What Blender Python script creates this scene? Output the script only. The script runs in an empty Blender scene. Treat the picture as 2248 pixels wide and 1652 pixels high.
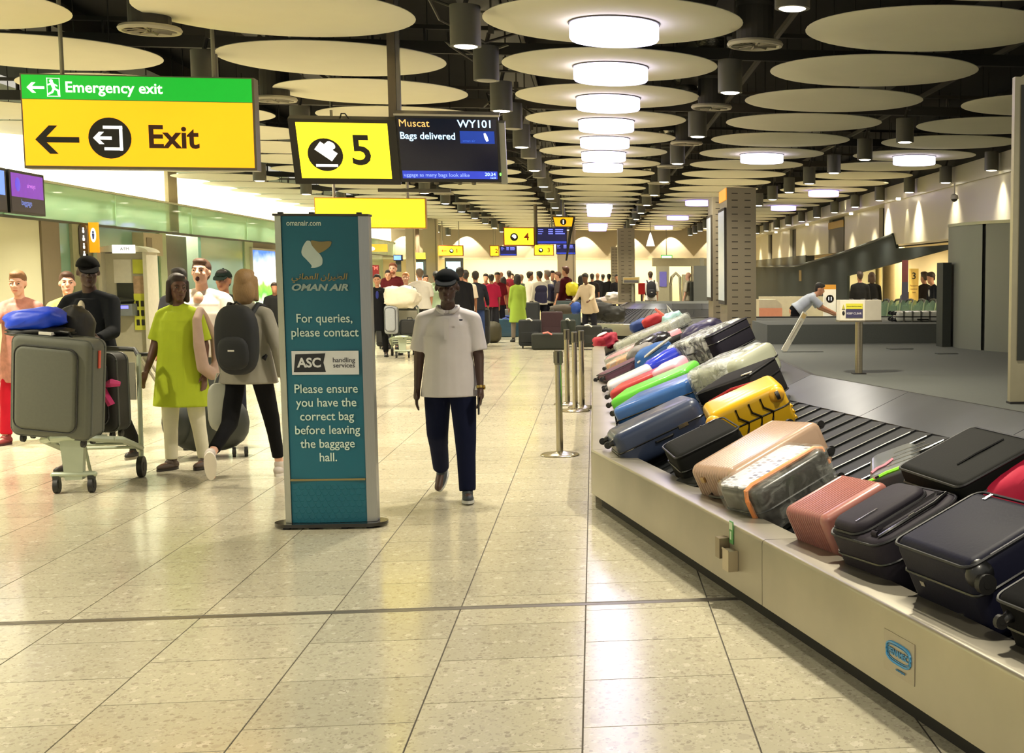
import bpy, math, random
import numpy as np
from mathutils import Vector, Matrix, noise as mnoise
random.seed(7)
SC = bpy.context.scene
COL = SC.collection
PI = math.pi

# ---------------------------------------------------------------- camera
F, CX, CY, EYE = 2950.0, 1730.0, 900.0, 1.6
VX, VY = 1303.0, 608.0
_p = math.atan((CY - VY) / F)
_z = np.array([0, -math.cos(_p), -math.sin(_p)])
_y = np.array([VX - CX, VY - CY, F]); _y /= np.linalg.norm(_y)
_x = np.cross(_y, _z)
RC = np.array([_x, _y, _z])


def ray(px, py):
    return RC @ np.array([px - CX, py - CY, F])


def at(px, py, z=0.0):
    d = ray(px, py); t = (z - EYE) / d[2]
    return Vector((d[0] * t, d[1] * t, z))


def aY(px, py, Y):
    d = ray(px, py); t = Y / d[1]
    return Vector((d[0] * t, Y, EYE + d[2] * t))


def aX(px, py, X):
    d = ray(px, py); t = X / d[0]
    return Vector((X, d[1] * t, EYE + d[2] * t))


cam = bpy.data.cameras.new('camera')
co = bpy.data.objects.new('camera', cam); COL.objects.link(co)
cam.sensor_width = 36; cam.lens = F / 2248 * 36
cam.shift_x = (1124 - CX) / 2248; cam.shift_y = (CY - 826) / 2248
cam.clip_end = 300
cxv, cyv, czv = RC @ np.array([1, 0, 0]), RC @ np.array([0, -1, 0]), RC @ np.array([0, 0, -1])
co.matrix_world = Matrix(((cxv[0], cyv[0], czv[0], 0), (cxv[1], cyv[1], czv[1], 0), (cxv[2], cyv[2], czv[2], EYE), (0, 0, 0, 1)))
SC.camera = co

# ---------------------------------------------------------------- world, light, exposure
w = bpy.data.worlds.new('world'); SC.world = w; w.use_nodes = True
w.node_tree.nodes['Background'].inputs[0].default_value = (1.0, 0.95, 0.80, 1)
w.node_tree.nodes['Background'].inputs[1].default_value = 0.62  # warm ambient fill added for the hall, enters at its open end
SC.view_settings.view_transform = 'Standard'
SC.view_settings.look = 'None'
SC.view_settings.exposure = 0.0
SC.view_settings.gamma = 1.0
SC.view_settings.use_curve_mapping = False
SC.cycles.use_denoising = True
SC.cycles.max_bounces = 6
SC.cycles.diffuse_bounces = 3
SC.cycles.glossy_bounces = 3
SC.cycles.transparent_max_bounces = 8
SC.cycles.transmission_bounces = 4
SC.cycles.caustics_reflective = False
SC.cycles.caustics_refractive = False
SC.cycles.sample_clamp_indirect = 4
DOWN_W = 62.0
WARM = (1.0, 0.908, 0.71)


def area_light(loc, size, power, color=WARM, rot=(0, 0, 0), shape='DISK', size_y=None, spread=2.4):
    l = bpy.data.lights.new('lamp_light', 'AREA'); l.energy = power; l.color = color
    l.shape = shape; l.size = size; l.spread = spread
    if size_y: l.size_y = size_y
    o = bpy.data.objects.new('lamp_light', l); COL.objects.link(o)
    o.location = loc; o.rotation_euler = rot
    return o


def spot(loc, target, power, angle, color=WARM, blend=.15, radius=.03):
    l = bpy.data.lights.new('spot_light', 'SPOT'); l.energy = power; l.color = color
    l.spot_size = math.radians(angle); l.spot_blend = blend; l.shadow_soft_size = radius
    o = bpy.data.objects.new('spot_light', l); COL.objects.link(o)
    o.location = loc
    o.rotation_euler = (Vector(target) - Vector(loc)).to_track_quat('-Z', 'Y').to_euler()
    return o


# ---------------------------------------------------------------- materials
_mats = {}


def lin(c):
    return tuple(((v / 255) / 12.92 if v / 255 <= .04045 else ((v / 255 + .055) / 1.055) ** 2.4) for v in c)


def mat(key, rgb, rough=.5, metal=0., var=.10, scale=12., bump=0., emit=0., coat=0., aniso=False, stretch=None, spec=.5):
    if key in _mats: return _mats[key]
    m = bpy.data.materials.new(key); m.use_nodes = True; _mats[key] = m
    nt = m.node_tree; b = nt.nodes['Principled BSDF']; c = lin(rgb)
    b.inputs['Roughness'].default_value = rough; b.inputs['Metallic'].default_value = metal
    b.inputs['Specular IOR Level'].default_value = spec
    if coat: b.inputs['Coat Weight'].default_value = coat; b.inputs['Coat Roughness'].default_value = .08
    tc = nt.nodes.new('ShaderNodeTexCoord'); mp = nt.nodes.new('ShaderNodeMapping')
    nt.links.new(tc.outputs['Object'], mp.inputs[0])
    if stretch: mp.inputs['Scale'].default_value = stretch
    n = nt.nodes.new('ShaderNodeTexNoise'); n.inputs['Scale'].default_value = scale; n.inputs['Detail'].default_value = 4
    nt.links.new(mp.outputs[0], n.inputs['Vector'])
    r = nt.nodes.new('ShaderNodeMapRange'); r.inputs[3].default_value = 1 - var; r.inputs[4].default_value = 1 + var
    nt.links.new(n.outputs[0], r.inputs[0])
    mx = nt.nodes.new('ShaderNodeVectorMath'); mx.operation = 'SCALE'; mx.inputs[0].default_value = c
    nt.links.new(r.outputs[0], mx.inputs['Scale'])
    nt.links.new(mx.outputs[0], b.inputs['Base Color'])
    if bump:
        bp = nt.nodes.new('ShaderNodeBump'); bp.inputs['Strength'].default_value = bump; bp.inputs['Distance'].default_value = .01
        nt.links.new(n.outputs[0], bp.inputs['Height']); nt.links.new(bp.outputs[0], b.inputs['Normal'])
    if emit:
        nt.links.new(mx.outputs[0], b.inputs['Emission Color']); b.inputs['Emission Strength'].default_value = emit
    return m


def steel(key='brushed_steel', rgb=(176, 170, 158), rough=.3, stretch=(2, 2, 60)):
    return mat(key, rgb, rough, .92, .14, 3., bump=.02, stretch=stretch)


def film_mat(key='stretch_film', fac=.28):
    if key in _mats: return _mats[key]
    m = bpy.data.materials.new(key); m.use_nodes = True; _mats[key] = m
    nt = m.node_tree; nt.nodes.remove(nt.nodes['Principled BSDF']); out = nt.nodes['Material Output']
    t = nt.nodes.new('ShaderNodeBsdfTransparent'); g = nt.nodes.new('ShaderNodeBsdfPrincipled')
    g.inputs['Base Color'].default_value = (.75, .78, .72, 1); g.inputs['Roughness'].default_value = .18
    n = nt.nodes.new('ShaderNodeTexNoise'); n.inputs['Scale'].default_value = 9; n.inputs['Detail'].default_value = 6; n.inputs['Distortion'].default_value = 1.5
    tc = nt.nodes.new('ShaderNodeTexCoord'); nt.links.new(tc.outputs['Object'], n.inputs['Vector'])
    bp = nt.nodes.new('ShaderNodeBump'); bp.inputs['Distance'].default_value = .02; nt.links.new(n.outputs[0], bp.inputs['Height']); nt.links.new(bp.outputs[0], g.inputs['Normal'])
    r = nt.nodes.new('ShaderNodeMapRange'); r.inputs[1].default_value = .4; r.inputs[2].default_value = .62; r.inputs[3].default_value = fac * .4; r.inputs[4].default_value = min(1, fac * 2)
    nt.links.new(n.outputs[0], r.inputs[0])
    mx = nt.nodes.new('ShaderNodeMixShader'); nt.links.new(r.outputs[0], mx.inputs[0]); nt.links.new(t.outputs[0], mx.inputs[1]); nt.links.new(g.outputs[0], mx.inputs[2])
    nt.links.new(mx.outputs[0], out.inputs[0])
    return m


def glass_mat(key, rgb, fac=.5, rough=.04):
    """tinted sheet glass: part see-through, part glossy reflective tint"""
    if key in _mats: return _mats[key]
    m = bpy.data.materials.new(key); m.use_nodes = True; _mats[key] = m
    nt = m.node_tree; g = nt.nodes['Principled BSDF']; out = nt.nodes['Material Output']
    g.inputs['Base Color'].default_value = (*lin(rgb), 1); g.inputs['Roughness'].default_value = rough
    g.inputs['Specular IOR Level'].default_value = .9
    t = nt.nodes.new('ShaderNodeBsdfTransparent'); t.inputs[0].default_value = (.8, .95, .86, 1)
    mx = nt.nodes.new('ShaderNodeMixShader'); mx.inputs[0].default_value = fac
    nt.links.new(t.outputs[0], mx.inputs[1]); nt.links.new(g.outputs[0], mx.inputs[2]); nt.links.new(mx.outputs[0], out.inputs[0])
    return m


def terrazzo(key, island=False):
    m = bpy.data.materials.new(key); m.use_nodes = True; nt = m.node_tree; N = nt.nodes; Lk = nt.links
    b = N['Principled BSDF']; b.inputs['Specular IOR Level'].default_value = .5
    g = N.new('ShaderNodeNewGeometry')
    col = N.new('ShaderNodeRGB'); col.outputs[0].default_value = (*lin((196, 189, 164)), 1)
    prev = col.outputs[0]
    for sc, thr, pal, k in ((16, .20, ((216, 209, 186), (206, 199, 176), (184, 176, 154), (199, 192, 168)), 0), (34, .24, ((168, 160, 140), (212, 205, 182), (186, 178, 156), (201, 193, 170)), 1), (80, .30, ((172, 164, 143), (206, 199, 176), (188, 180, 158), (198, 190, 167)), 2)):
        mp = N.new('ShaderNodeMapping'); mp.inputs['Scale'].default_value = (1, .8, 1); mp.inputs['Location'].default_value = (k * 3.1, k * 1.7, 0)
        Lk.new(g.outputs['Position'], mp.inputs[0])
        wv = N.new('ShaderNodeTexNoise'); wv.inputs['Scale'].default_value = sc * 1.2; Lk.new(mp.outputs[0], wv.inputs['Vector'])
        ad = N.new('ShaderNodeMixRGB'); ad.inputs[0].default_value = .02; Lk.new(mp.outputs[0], ad.inputs[1]); Lk.new(wv.outputs['Color'], ad.inputs[2])
        v = N.new('ShaderNodeTexVoronoi'); v.inputs['Scale'].default_value = sc; Lk.new(ad.outputs[0], v.inputs['Vector'])
        lt = N.new('ShaderNodeMath'); lt.operation = 'LESS_THAN'
        sp = N.new('ShaderNodeSeparateColor'); Lk.new(v.outputs['Color'], sp.inputs[0])
        mt = N.new('ShaderNodeMath'); mt.operation = 'MULTIPLY'; mt.inputs[1].default_value = thr * 2; Lk.new(sp.outputs[0], mt.inputs[0])
        Lk.new(v.outputs['Distance'], lt.inputs[0]); Lk.new(mt.outputs[0], lt.inputs[1])
        cr = N.new('ShaderNodeValToRGB'); cr.color_ramp.interpolation = 'CONSTANT'
        e = cr.color_ramp.elements; e[0].position = 0; e[0].color = (*lin(pal[2]), 1); e[1].position = .3; e[1].color = (*lin(pal[0]), 1)
        x = e.new(.62); x.color = (*lin(pal[1]), 1); x = e.new(.85); x.color = (*lin(pal[3]), 1)
        Lk.new(sp.outputs[1], cr.inputs[0])
        mx = N.new('ShaderNodeMixRGB'); Lk.new(lt.outputs[0], mx.inputs[0]); Lk.new(prev, mx.inputs[1]); Lk.new(cr.outputs[0], mx.inputs[2]); prev = mx.outputs[0]
    rnd = (g.outputs['Random Per Island'] if island else N.new('ShaderNodeObjectInfo').outputs['Random'])
    mr = N.new('ShaderNodeMapRange'); mr.inputs[3].default_value = .90; mr.inputs[4].default_value = 1.03; Lk.new(rnd, mr.inputs[0])
    sc_ = N.new('ShaderNodeVectorMath'); sc_.operation = 'SCALE'; Lk.new(prev, sc_.inputs[0]); Lk.new(mr.outputs[0], sc_.inputs['Scale'])
    Lk.new(sc_.outputs[0], b.inputs['Base Color'])
    ns = N.new('ShaderNodeTexNoise'); ns.inputs['Scale'].default_value = 1.3; Lk.new(g.outputs['Position'], ns.inputs['Vector'])
    rr = N.new('ShaderNodeMapRange'); rr.inputs[3].default_value = .11; rr.inputs[4].default_value = .22; Lk.new(ns.outputs[0], rr.inputs[0]); Lk.new(rr.outputs[0], b.inputs['Roughness'])
    return m


# ---------------------------------------------------------------- objects
def tag(o, label=None, cat=None, group=None, kind=None):
    if label: o['label'] = label
    if cat: o['category'] = cat
    if group: o['group'] = group
    if kind: o['kind'] = kind
    return o


def thing(name, label, cat, loc=(0, 0, 0), rz=0., group=None, mtx=None):
    o = bpy.data.objects.new(name, None); COL.objects.link(o); o.empty_display_size = .1
    if mtx is not None: o.matrix_world = mtx
    else: o.location = loc; o.rotation_euler = (0, 0, rz)
    return tag(o, label, cat, group)


def copy_tree(o, parent=None, label=None):
    c = o.copy(); COL.objects.link(c)
    if parent is not None:
        mi = o.matrix_parent_inverse.copy(); c.parent = parent; c.matrix_parent_inverse = mi
    if label: c['label'] = label
    for ch in KIDS.get(o, []):
        copy_child(ch, c)
    return c


KIDS = {}


def copy_child(o, parent):
    c = o.copy(); COL.objects.link(c); c.parent = parent
    KIDS.setdefault(parent, []).append(c)
    for ch in KIDS.get(o, []): copy_child(ch, c)


def link(name, me, m, parent=None, loc=None, sharp=.6):
    if m is not None and not me.materials: me.materials.append(m)
    o = bpy.data.objects.new(name, me); COL.objects.link(o)
    if parent is not None:
        o.parent = parent; KIDS.setdefault(parent, []).append(o)
    if loc is not None: o.location = loc
    return o


class MB:
    def __init__(s): s.v = []; s.f = []

    def add(s, vs, fs, M=None):
        k = len(s.v)
        if M is not None: vs = [tuple(M @ Vector(p)) for p in vs]
        s.v += [tuple(p) for p in vs]; s.f += [tuple(i + k for i in f) for f in fs]
        return s

    def box(s, c, d, M=None, rz=0.):
        x, y, z = d[0] / 2, d[1] / 2, d[2] / 2
        vs = [(-x, -y, -z), (x, -y, -z), (x, y, -z), (-x, y, -z), (-x, -y, z), (x, -y, z), (x, y, z), (-x, y, z)]
        T = Matrix.Translation(c) @ Matrix.Rotation(rz, 4, 'Z')
        if M is not None: T = M @ T
        return s.add(vs, [(0, 3, 2, 1), (4, 5, 6, 7), (0, 1, 5, 4), (1, 2, 6, 5), (2, 3, 7, 6), (3, 0, 4, 7)], T)

    def bb(s, x0, x1, y0, y1, z0, z1, M=None):
        return s.box(((x0 + x1) / 2, (y0 + y1) / 2, (z0 + z1) / 2), (abs(x1 - x0), abs(y1 - y0), abs(z1 - z0)), M)

    def cyl(s, p0, p1, r0, r1=None, n=12, M=None, caps=True, ry=None):
        r1 = r0 if r1 is None else r1
        p0, p1 = Vector(p0), Vector(p1); d = (p1 - p0)
        q = d.to_track_quat('Z', 'Y').to_matrix() if d.length > 1e-6 else Matrix.Identity(3)
        e = 1 if ry is None else ry
        vs = []
        for p, r in ((p0, r0), (p1, r1)):
            for i in range(n):
                a = 2 * PI * i / n; vs.append(p + q @ Vector((math.cos(a) * r, math.sin(a) * r * e, 0)))
        fs = [(i, (i + 1) % n, n + (i + 1) % n, n + i) for i in range(n)]
        if caps: fs += [tuple(range(n - 1, -1, -1)), tuple(range(n, 2 * n))]
        return s.add(vs, fs, M)

    def lathe(s, prof, n=24, M=None):
        vs = [(r * math.cos(2 * PI * i / n), r * math.sin(2 * PI * i / n), z) for r, z in prof for i in range(n)]
        fs = [(k * n + i, k * n + (i + 1) % n, (k + 1) * n + (i + 1) % n, (k + 1) * n + i) for k in range(len(prof) - 1) for i in range(n)]
        fs += [tuple(range(n - 1, -1, -1)), tuple(range((len(prof) - 1) * n, len(prof) * n))]
        return s.add(vs, fs, M)

    def prism(s, poly, a, b, M=None, axis='z'):
        n = len(poly)
        if axis == 'z': vs = [(x, y, a) for x, y in poly] + [(x, y, b) for x, y in poly]
        elif axis == 'y': vs = [(x, a, y) for x, y in poly] + [(x, b, y) for x, y in poly]
        else: vs = [(a, x, y) for x, y in poly] + [(b, x, y) for x, y in poly]
        fs = [(i, (i + 1) % n, n + (i + 1) % n, n + i) for i in range(n)] + [tuple(range(n - 1, -1, -1)), tuple(range(n, 2 * n))]
        return s.add(vs, fs, M)

    def tube(s, pts, r, n=8, M=None, closed=False):
        pts = [Vector(p) for p in pts]; m = len(pts); vs = []; rs = r if isinstance(r, (list, tuple)) else [r] * m
        up = Vector((0, 0, 1))
        for i, p in enumerate(pts):
            if closed: d = pts[(i + 1) % m] - pts[i - 1]
            else: d = pts[min(i + 1, m - 1)] - pts[max(i - 1, 0)]
            d.normalize(); a = d.cross(up)
            if a.length < .1: a = d.cross(Vector((0, 1, 0)))
            a.normalize(); b = a.cross(d)
            for k in range(n):
                t = 2 * PI * k / n; vs.append(p + a * math.cos(t) * rs[i] + b * math.sin(t) * rs[i])
        fs = [(i * n + k, i * n + (k + 1) % n, ((i + 1) % m) * n + (k + 1) % n, ((i + 1) % m) * n + k) for i in range(m if closed else m - 1) for k in range(n)]
        if not closed: fs += [tuple(range(n - 1, -1, -1)), tuple(range((m - 1) * n, m * n))]
        return s.add(vs, fs, M)

    def ell(s, c, r, M=None, nu=16, nv=10, R=None, pw=1.):
        vs = []; c = Vector(c)
        for j in range(nv + 1):
            t = PI * j / nv - PI / 2
            for i in range(nu):
                a = 2 * PI * i / nu
                f = lambda q: math.copysign(abs(q) ** pw, q)
                p = Vector((r[0] * f(math.cos(t)) * f(math.cos(a)), r[1] * f(math.cos(t)) * f(math.sin(a)), r[2] * f(math.sin(t))))
                if R is not None: p = R @ p
                vs.append(c + p)
        fs = [(j * nu + i, j * nu + (i + 1) % nu, (j + 1) * nu + (i + 1) % nu, (j + 1) * nu + i) for j in range(nv) for i in range(nu)]
        return s.add(vs, fs, M)

    def cap(s, p0, p1, r0, r1, M=None, n=12, m=4):
        """tapered capsule"""
        p0, p1 = Vector(p0), Vector(p1); d = p1 - p0
        if d.length < 1e-5: d = Vector((0, 0, 1e-4))
        q = d.to_track_quat('Z', 'Y').to_matrix(); rings = []
        for j in range(m + 1):
            t = -PI / 2 + PI / 2 * j / m; rings.append((p0, r0 * math.sin(t), max(r0 * math.cos(t), 1e-4)))
        for j in range(m + 1):
            t = PI / 2 * j / m; rings.append((p1, r1 * math.sin(t), max(r1 * math.cos(t), 1e-4)))
        vs = [p + q @ Vector((math.cos(2 * PI * i / n) * rr, math.sin(2 * PI * i / n) * rr, h)) for p, h, rr in rings for i in range(n)]
        k = len(rings)
        fs = [(j * n + i, j * n + (i + 1) % n, (j + 1) * n + (i + 1) % n, (j + 1) * n + i) for j in range(k - 1) for i in range(n)]
        fs += [tuple(range(n - 1, -1, -1)), tuple(range((k - 1) * n, k * n))]
        return s.add(vs, fs, M)

    def ecyl(s, p0, p1, r0, r1, M=None, n=20, R=None):
        """flat-ended elliptical frustum, r = (rx, ry); p0 -> p1 mostly along z"""
        vs = []
        for p, r in ((p0, r0), (p1, r1)):
            for i in range(n):
                a = 2 * PI * i / n; q = Vector((math.cos(a) * r[0], math.sin(a) * r[1], 0))
                if R is not None: q = R @ q
                vs.append(Vector(p) + q)
        up = Vector(p1)[2] >= Vector(p0)[2]
        fs = [(i, (i + 1) % n, n + (i + 1) % n, n + i) for i in range(n)] + [tuple(range(n - 1, -1, -1)), tuple(range(n, 2 * n))]
        if not up: fs = [f[::-1] for f in fs]
        return s.add(vs, fs, M)

    def mesh(s, name, sharp=.6, smooth=True):
        me = bpy.data.meshes.new(name); me.from_pydata(s.v, [], s.f)
        if smooth:
            me.polygons.foreach_set('use_smooth', [True] * len(me.polygons)); me.set_sharp_from_angle(angle=sharp)
        return me

    def build(s, name, m, parent=None, loc=None, sharp=.6, smooth=True):
        return link(name, s.mesh(name, sharp, smooth), m, parent, loc)


def text(parent, body, size, origin, mtl, align='CENTER', bold=0., R=None, shear=0., sx=1., name='lettering', ext=.001, spacing=1.):
    """lettering in the local XZ plane facing -Y of the parent (or rotated by R)"""
    cu = bpy.data.curves.new('t', 'FONT'); cu.body = body; cu.size = size; cu.align_x = align; cu.align_y = 'CENTER'
    cu.offset = bold; cu.extrude = ext; cu.resolution_u = 3; cu.shear = shear; cu.space_character = spacing
    ob = bpy.data.objects.new('t', cu); me = bpy.data.meshes.new_from_object(ob)
    bpy.data.objects.remove(ob)
    M = Matrix.Translation(origin) @ (R if R is not None else Matrix.Identity(4)) @ Matrix.Rotation(PI / 2, 4, 'X') @ Matrix.Diagonal((sx, 1, 1, 1))
    me.transform(M)
    me.name = name; me.materials.clear()
    return link(name, me, mtl, parent)


def struct(o): o['kind'] = 'structure'; return o


ORD = 'nearest second third fourth fifth sixth seventh eighth ninth tenth eleventh twelfth thirteenth fourteenth fifteenth sixteenth seventeenth eighteenth nineteenth twentieth twenty-first twenty-second twenty-third twenty-fourth twenty-fifth twenty-sixth'.split()
# ================================================================ SETTING
TW, TL = .6, .572
TX0 = -.06
terr = terrazzo('terrazzo_tile'); terr_i = terrazzo('terrazzo_field', True)
grout = mat('grout', (92, 86, 76), .8, var=.15)
floor = struct(MB().bb(-12, 16, -3, 63, -.08, -.004).build('floor', grout))
tm = MB()
g_ = .0032
tm.bb(-TW / 2 + g_, TW / 2 - g_, -TL / 2 + g_, TL / 2 - g_, -.006, 0)
tme = tm.mesh('floor_tile', smooth=False); tme.materials.append(terr)
cells = []
for i in range(-20, 14):
    off = (i * .37) % 1 * TL
    for j in range(-2, 112):
        x = TX0 + TW * (i + .5); y = 1.0 + TL * j + off
        if x < -12 or x > 8: continue
        # the wide metal movement joint crosses the hall near y = 6.56
        cells.append((x, y))
def inview(x, y):
    if y < 3.4: return False
    return -.52 * y - .5 < x < .36 * y + .4 and not (x > .25 + max(0, (9.4 - y)) * .23 and y < 24)
vis = sorted([c for c in cells if inview(*c)], key=lambda c: c[1])
near = set(vis[:298])
for c in vis[:298]:
    o = bpy.data.objects.new('floor_tile', tme); COL.objects.link(o); o.parent = floor; o.location = (c[0], c[1], 0)
fm = MB()
for c in cells:
    if c in near: continue
    x, y = c; a, b = TW / 2 - g_, TL / 2 - g_
    fm.add([(x - a, y - b, 0), (x + a, y - b, 0), (x + a, y + b, 0), (x - a, y + b, 0)], [(0, 1, 2, 3)])
fo = fm.build('tile_field', terr_i, floor, smooth=False); fo['kind'] = 'stuff'
MB().bb(-9, 2.5, 6.535, 6.58, -.006, .0012).build('expansion_strip', mat('joint_metal', (128, 122, 112), .35, .7), floor)
MB().bb(-9, 2.5, 6.588, 6.6, -.006, .0009).build('expansion_strip', mat('joint_rubber', (84, 78, 70), .6), floor)

# dark void above the discs
CEIL = 4.7
ceil = struct(MB().bb(-9, 9, 2, 63, CEIL, CEIL + .1).build('ceiling', mat('void_black', (22, 20, 18), .9)))
dark = mat('trunking_dark', (38, 36, 32), .7); dgrey = mat('trunking_grey', (74, 70, 62), .6)
for k in range(14):
    y = 9.85 + 4.46 * k
    b = MB(); b.bb(-8.4, 6.9, y - .03, y + .03, 3.86, 3.98)
    for q in range(30): b.bb(-8.3 + q * .51, -8.28 + q * .51, y - .035, y + .035, 3.98, 4.1)
    b.bb(-8.4, 6.9, y - .03, y + .03, 4.1, 4.14)
    b.build('cable_tray', dark if k % 2 else dgrey, ceil)
for x in (-6.0, -3.6, -1.05, 1.5, 4.05):
    MB().bb(x - .25, x + .25, 6, 60, 4.3, 4.6).build('air_duct', mat('duct_dark', (46, 44, 40), .5, .3), ceil)
    MB().bb(x + .35, x + .39, 6, 60, 4.0, 4.05).build('conduit', dgrey, ceil)
rc = random.Random(3)
for k in range(10):
    y = 8.5 + k * 2.1; x = -1.0 + rc.uniform(-.2, .2)
    pts = [(x + .35 * math.sin(q * 1.1 + k), y + q * .32, 3.75 + .12 * math.cos(q * 1.7 + k)) for q in range(8)]
    MB().tube(pts, .012, 5).build('loose_cable', dgrey, ceil)

# ceiling discs, each hung by itself
R_D = 1.015
disc_m = mat('disc_fabric', (242, 237, 212), .85, var=.03, scale=3)
rim_m = mat('disc_edge', (96, 88, 74), .7)
lamp_m = mat('ring_lamp_glow', (226, 218, 255), .4, emit=4.0, var=.01)
lamp_v = mat('ring_lamp_violet', (170, 150, 255), .4, emit=3.2, var=.01)
dm = MB().lathe([(.02, .06), (.5, .05), (.95, .022), (R_D, .012), (R_D + .004, .006), (R_D - .01, 0), (.6, -.004), (.01, -.006)][::-1], 56).mesh('disc_panel'); dm.materials.append(disc_m)
hg = MB().cyl((.6, 0, .04), (.6, 0, 1.05), .006, n=5)
hm = hg.mesh('hanger'); hm.materials.append(dark)
lm = MB().lathe([(.34, 0), (.352, -.02), (.352, -.125), (.34, -.14), (.02, -.142)][::-1], 40).mesh('ring_lamp'); lm.materials.append(lamp_m)
lm2 = lm.copy(); lm2.materials.clear(); lm2.materials.append(lamp_v)
cr_m = MB().lathe([(.355, .0), (.362, 0), (.362, -.015), (.355, -.015)], 40).mesh('lamp_collar'); cr_m.materials.append(dgrey)
COLS = {-3: (-7.32, 'row along the glowing left wall'), -2: (-4.91, 'second row from the left wall'), -1: (-2.36, 'row over the number 5 sign'), 0: (.19, 'middle row over the walkway'),
        1: (2.75, 'row over the nearer belt'), 2: (5.30, 'row along the right wall')}
lit = {0: {1: 1, 2: 1, 3: 1, 4: 1, 5: 1, 6: 1, 7: 1, 13: 1, 14: 1, 15: 2, 19: 2, 20: 2, 21: 2}, 1: {6: 1, 12: 2, 16: 2, 20: 2}, 2: {6: 1, 10: 2, 13: 2, 18: 2}}
for c, (x, nm) in COLS.items():
    for k in range(0, 23):
        y = 8.73 + 2.228 * k
        zz = 3.6
        L = lit.get(c, {}).get(k)
        if k == 0 and c in (0,): continue
        lab = '%s %s cream ceiling disc in the %s' % (ORD[k], 'lamp-lit' if L else 'plain', nm)
        o = thing('ceiling_disc', lab, 'ceiling disc', (x, y, zz), group='round discs hung under the ceiling, ' + nm)
        link('disc_panel', dm, None, o)
        for a in range(3): link('hanger', hm, None, o).rotation_euler = (0, 0, a * 2.1)
        if L:
            link('ring_lamp', lm if L == 1 else lm2, None, o); link('lamp_collar', cr_m, None, o)
            if k < 9: area_light((x, y, 3.44), .7, 9, (.72, .68, 1.0), spread=3.1)

# can downlights
can_m = mat('can_grey', (92, 90, 80), .55, var=.06); lens_m = mat('lens_glow', (255, 244, 214), .3, emit=9., var=.01); lens_off = mat('lens_off', (150, 146, 128), .4)
cb = MB().lathe([(.10, 0), (.115, 0), (.115, .30), (.02, .30)], 28).mesh('housing', sharp=.5); cb.materials.append(can_m)
le = MB().lathe([(.02, -.012), (.07, -.008), (.097, .004), (.097, .02)], 24).mesh('lens'); le.materials.append(lens_m)
lo = le.copy(); lo.materials.clear(); lo.materials.append(lens_off)
br = MB().cyl((0, 0, .3), (.03, 0, .42), .02, n=6).box((.05, 0, .48), (.05, .06, .14)).cyl((.05, 0, .5), (.05, 0, 1.25), .01, n=5).mesh('bracket'); br.materials.append(dgrey)
dcols = [(-5.95, 9.7, 4.0, 'left-hand line of cans'), (-3.45, 13.0, 4.0, 'line of cans behind the exit sign'), (-.93, 10.6, 2.0, 'double line of cans left of the lamp discs'), (1.30, 8.83, 4.03, 'line of cans right of the lamp discs'),
         (4.0, 17.2, 2.6, 'line of cans over the grey platform'), (6.45, 21.5, 2.9, 'line of cans beside the right wall'), ]
for x, y0, st, nm in dcols:
    k = 0; y = y0
    while y < 58 and k < 25:
        on = not (st == 2.0 and k % 2)
        o = thing('downlight', '%s %s grey can downlight in the %s' % (ORD[k], 'lit' if on else 'unlit', nm), 'downlight', (x, y, 3.33 if on else 3.36), group='can downlights, ' + nm)
        link('housing', cb, None, o); link('lens', le if on else lo, None, o); link('bracket', br, None, o)
        if on: area_light((x, y, 3.30), .19, DOWN_W * (1.0 if st != 4.03 else 1.2) * (.38 if (x > 2 and y < 26) else 1) * (2.2 if x < -5 else 1.5 if x < -3 else 1) * (.6 if x > 6 else 1), WARM, spread=2.3 if x < 6 else 1.5)
        k += 1; y += st
for x in (-5.95, -3.45, 1.3):
    for y in (2.0, 6.0): area_light((x, y, 3.3), .19, DOWN_W * 1.1, WARM, spread=2.3)

# round air vents on foil ducts
vm = mat('vent_white', (176, 170, 150), .5); foil = mat('foil_duct', (150, 146, 132), .25, .9, bump=.6, scale=18)
vr = MB().lathe([(.17, -.012), (.25, -.018), (.252, 0), (.17, .01)], 32)
vr2 = MB()
for a in range(10):
    t = a * PI / 5; vr2.box((0, 0, 0), (.012, .16, .03), Matrix.Rotation(t, 4, 'Z') @ Matrix.Translation((0, .11, .0)) @ Matrix.Rotation(.6, 4, 'Y'))
for r_ in (.06, .12): vr2.tube([(r_ * math.cos(q * PI / 10), r_ * math.sin(q * PI / 10), 0) for q in range(20)], .006, 5, closed=True)
vme = MB().tube([(.21 * math.cos(q * PI / 16), .21 * math.sin(q * PI / 16), 0) for q in range(32)], .022, 6, closed=True).mesh('vent_ring'); vme.materials.append(vm)
vl = vr2.mesh('vent_vanes'); vl.materials.append(mat('vane', (120, 114, 98), .5))
vd = MB().lathe([(.155, .02), (.155, .28), (.15, .3), (.16, .33), (.15, .36), (.16, .40), (.15, .44), (.16, .5)], 20).mesh('duct_neck', sharp=.3); vd.materials.append(mat('neck_grey', (58, 55, 48), .7))
vf = MB().lathe([(.16, .5), (.14, .55), (.19, .6), (.15, .66), (.19, .72), (.15, .8), (.17, .9)], 14).mesh('foil_hose', sharp=1.2); vf.materials.append(foil)
for x, nm in ((-3.36, 'left of the number 5 sign'), (1.34, 'right of the lamp discs')):
    for k in range(9):
        o = thing('air_vent', '%s round white air vent in the line %s' % (ORD[k], nm), 'vent', (x, 11.2 + 4.13 * k, 3.5), group='round air vents, line ' + nm)
        for nme, me in (('vent_ring', vme), ('vent_vanes', vl), ('duct_neck', vd), ('foil_hose', vf)): link(nme, me, None, o)

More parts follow.
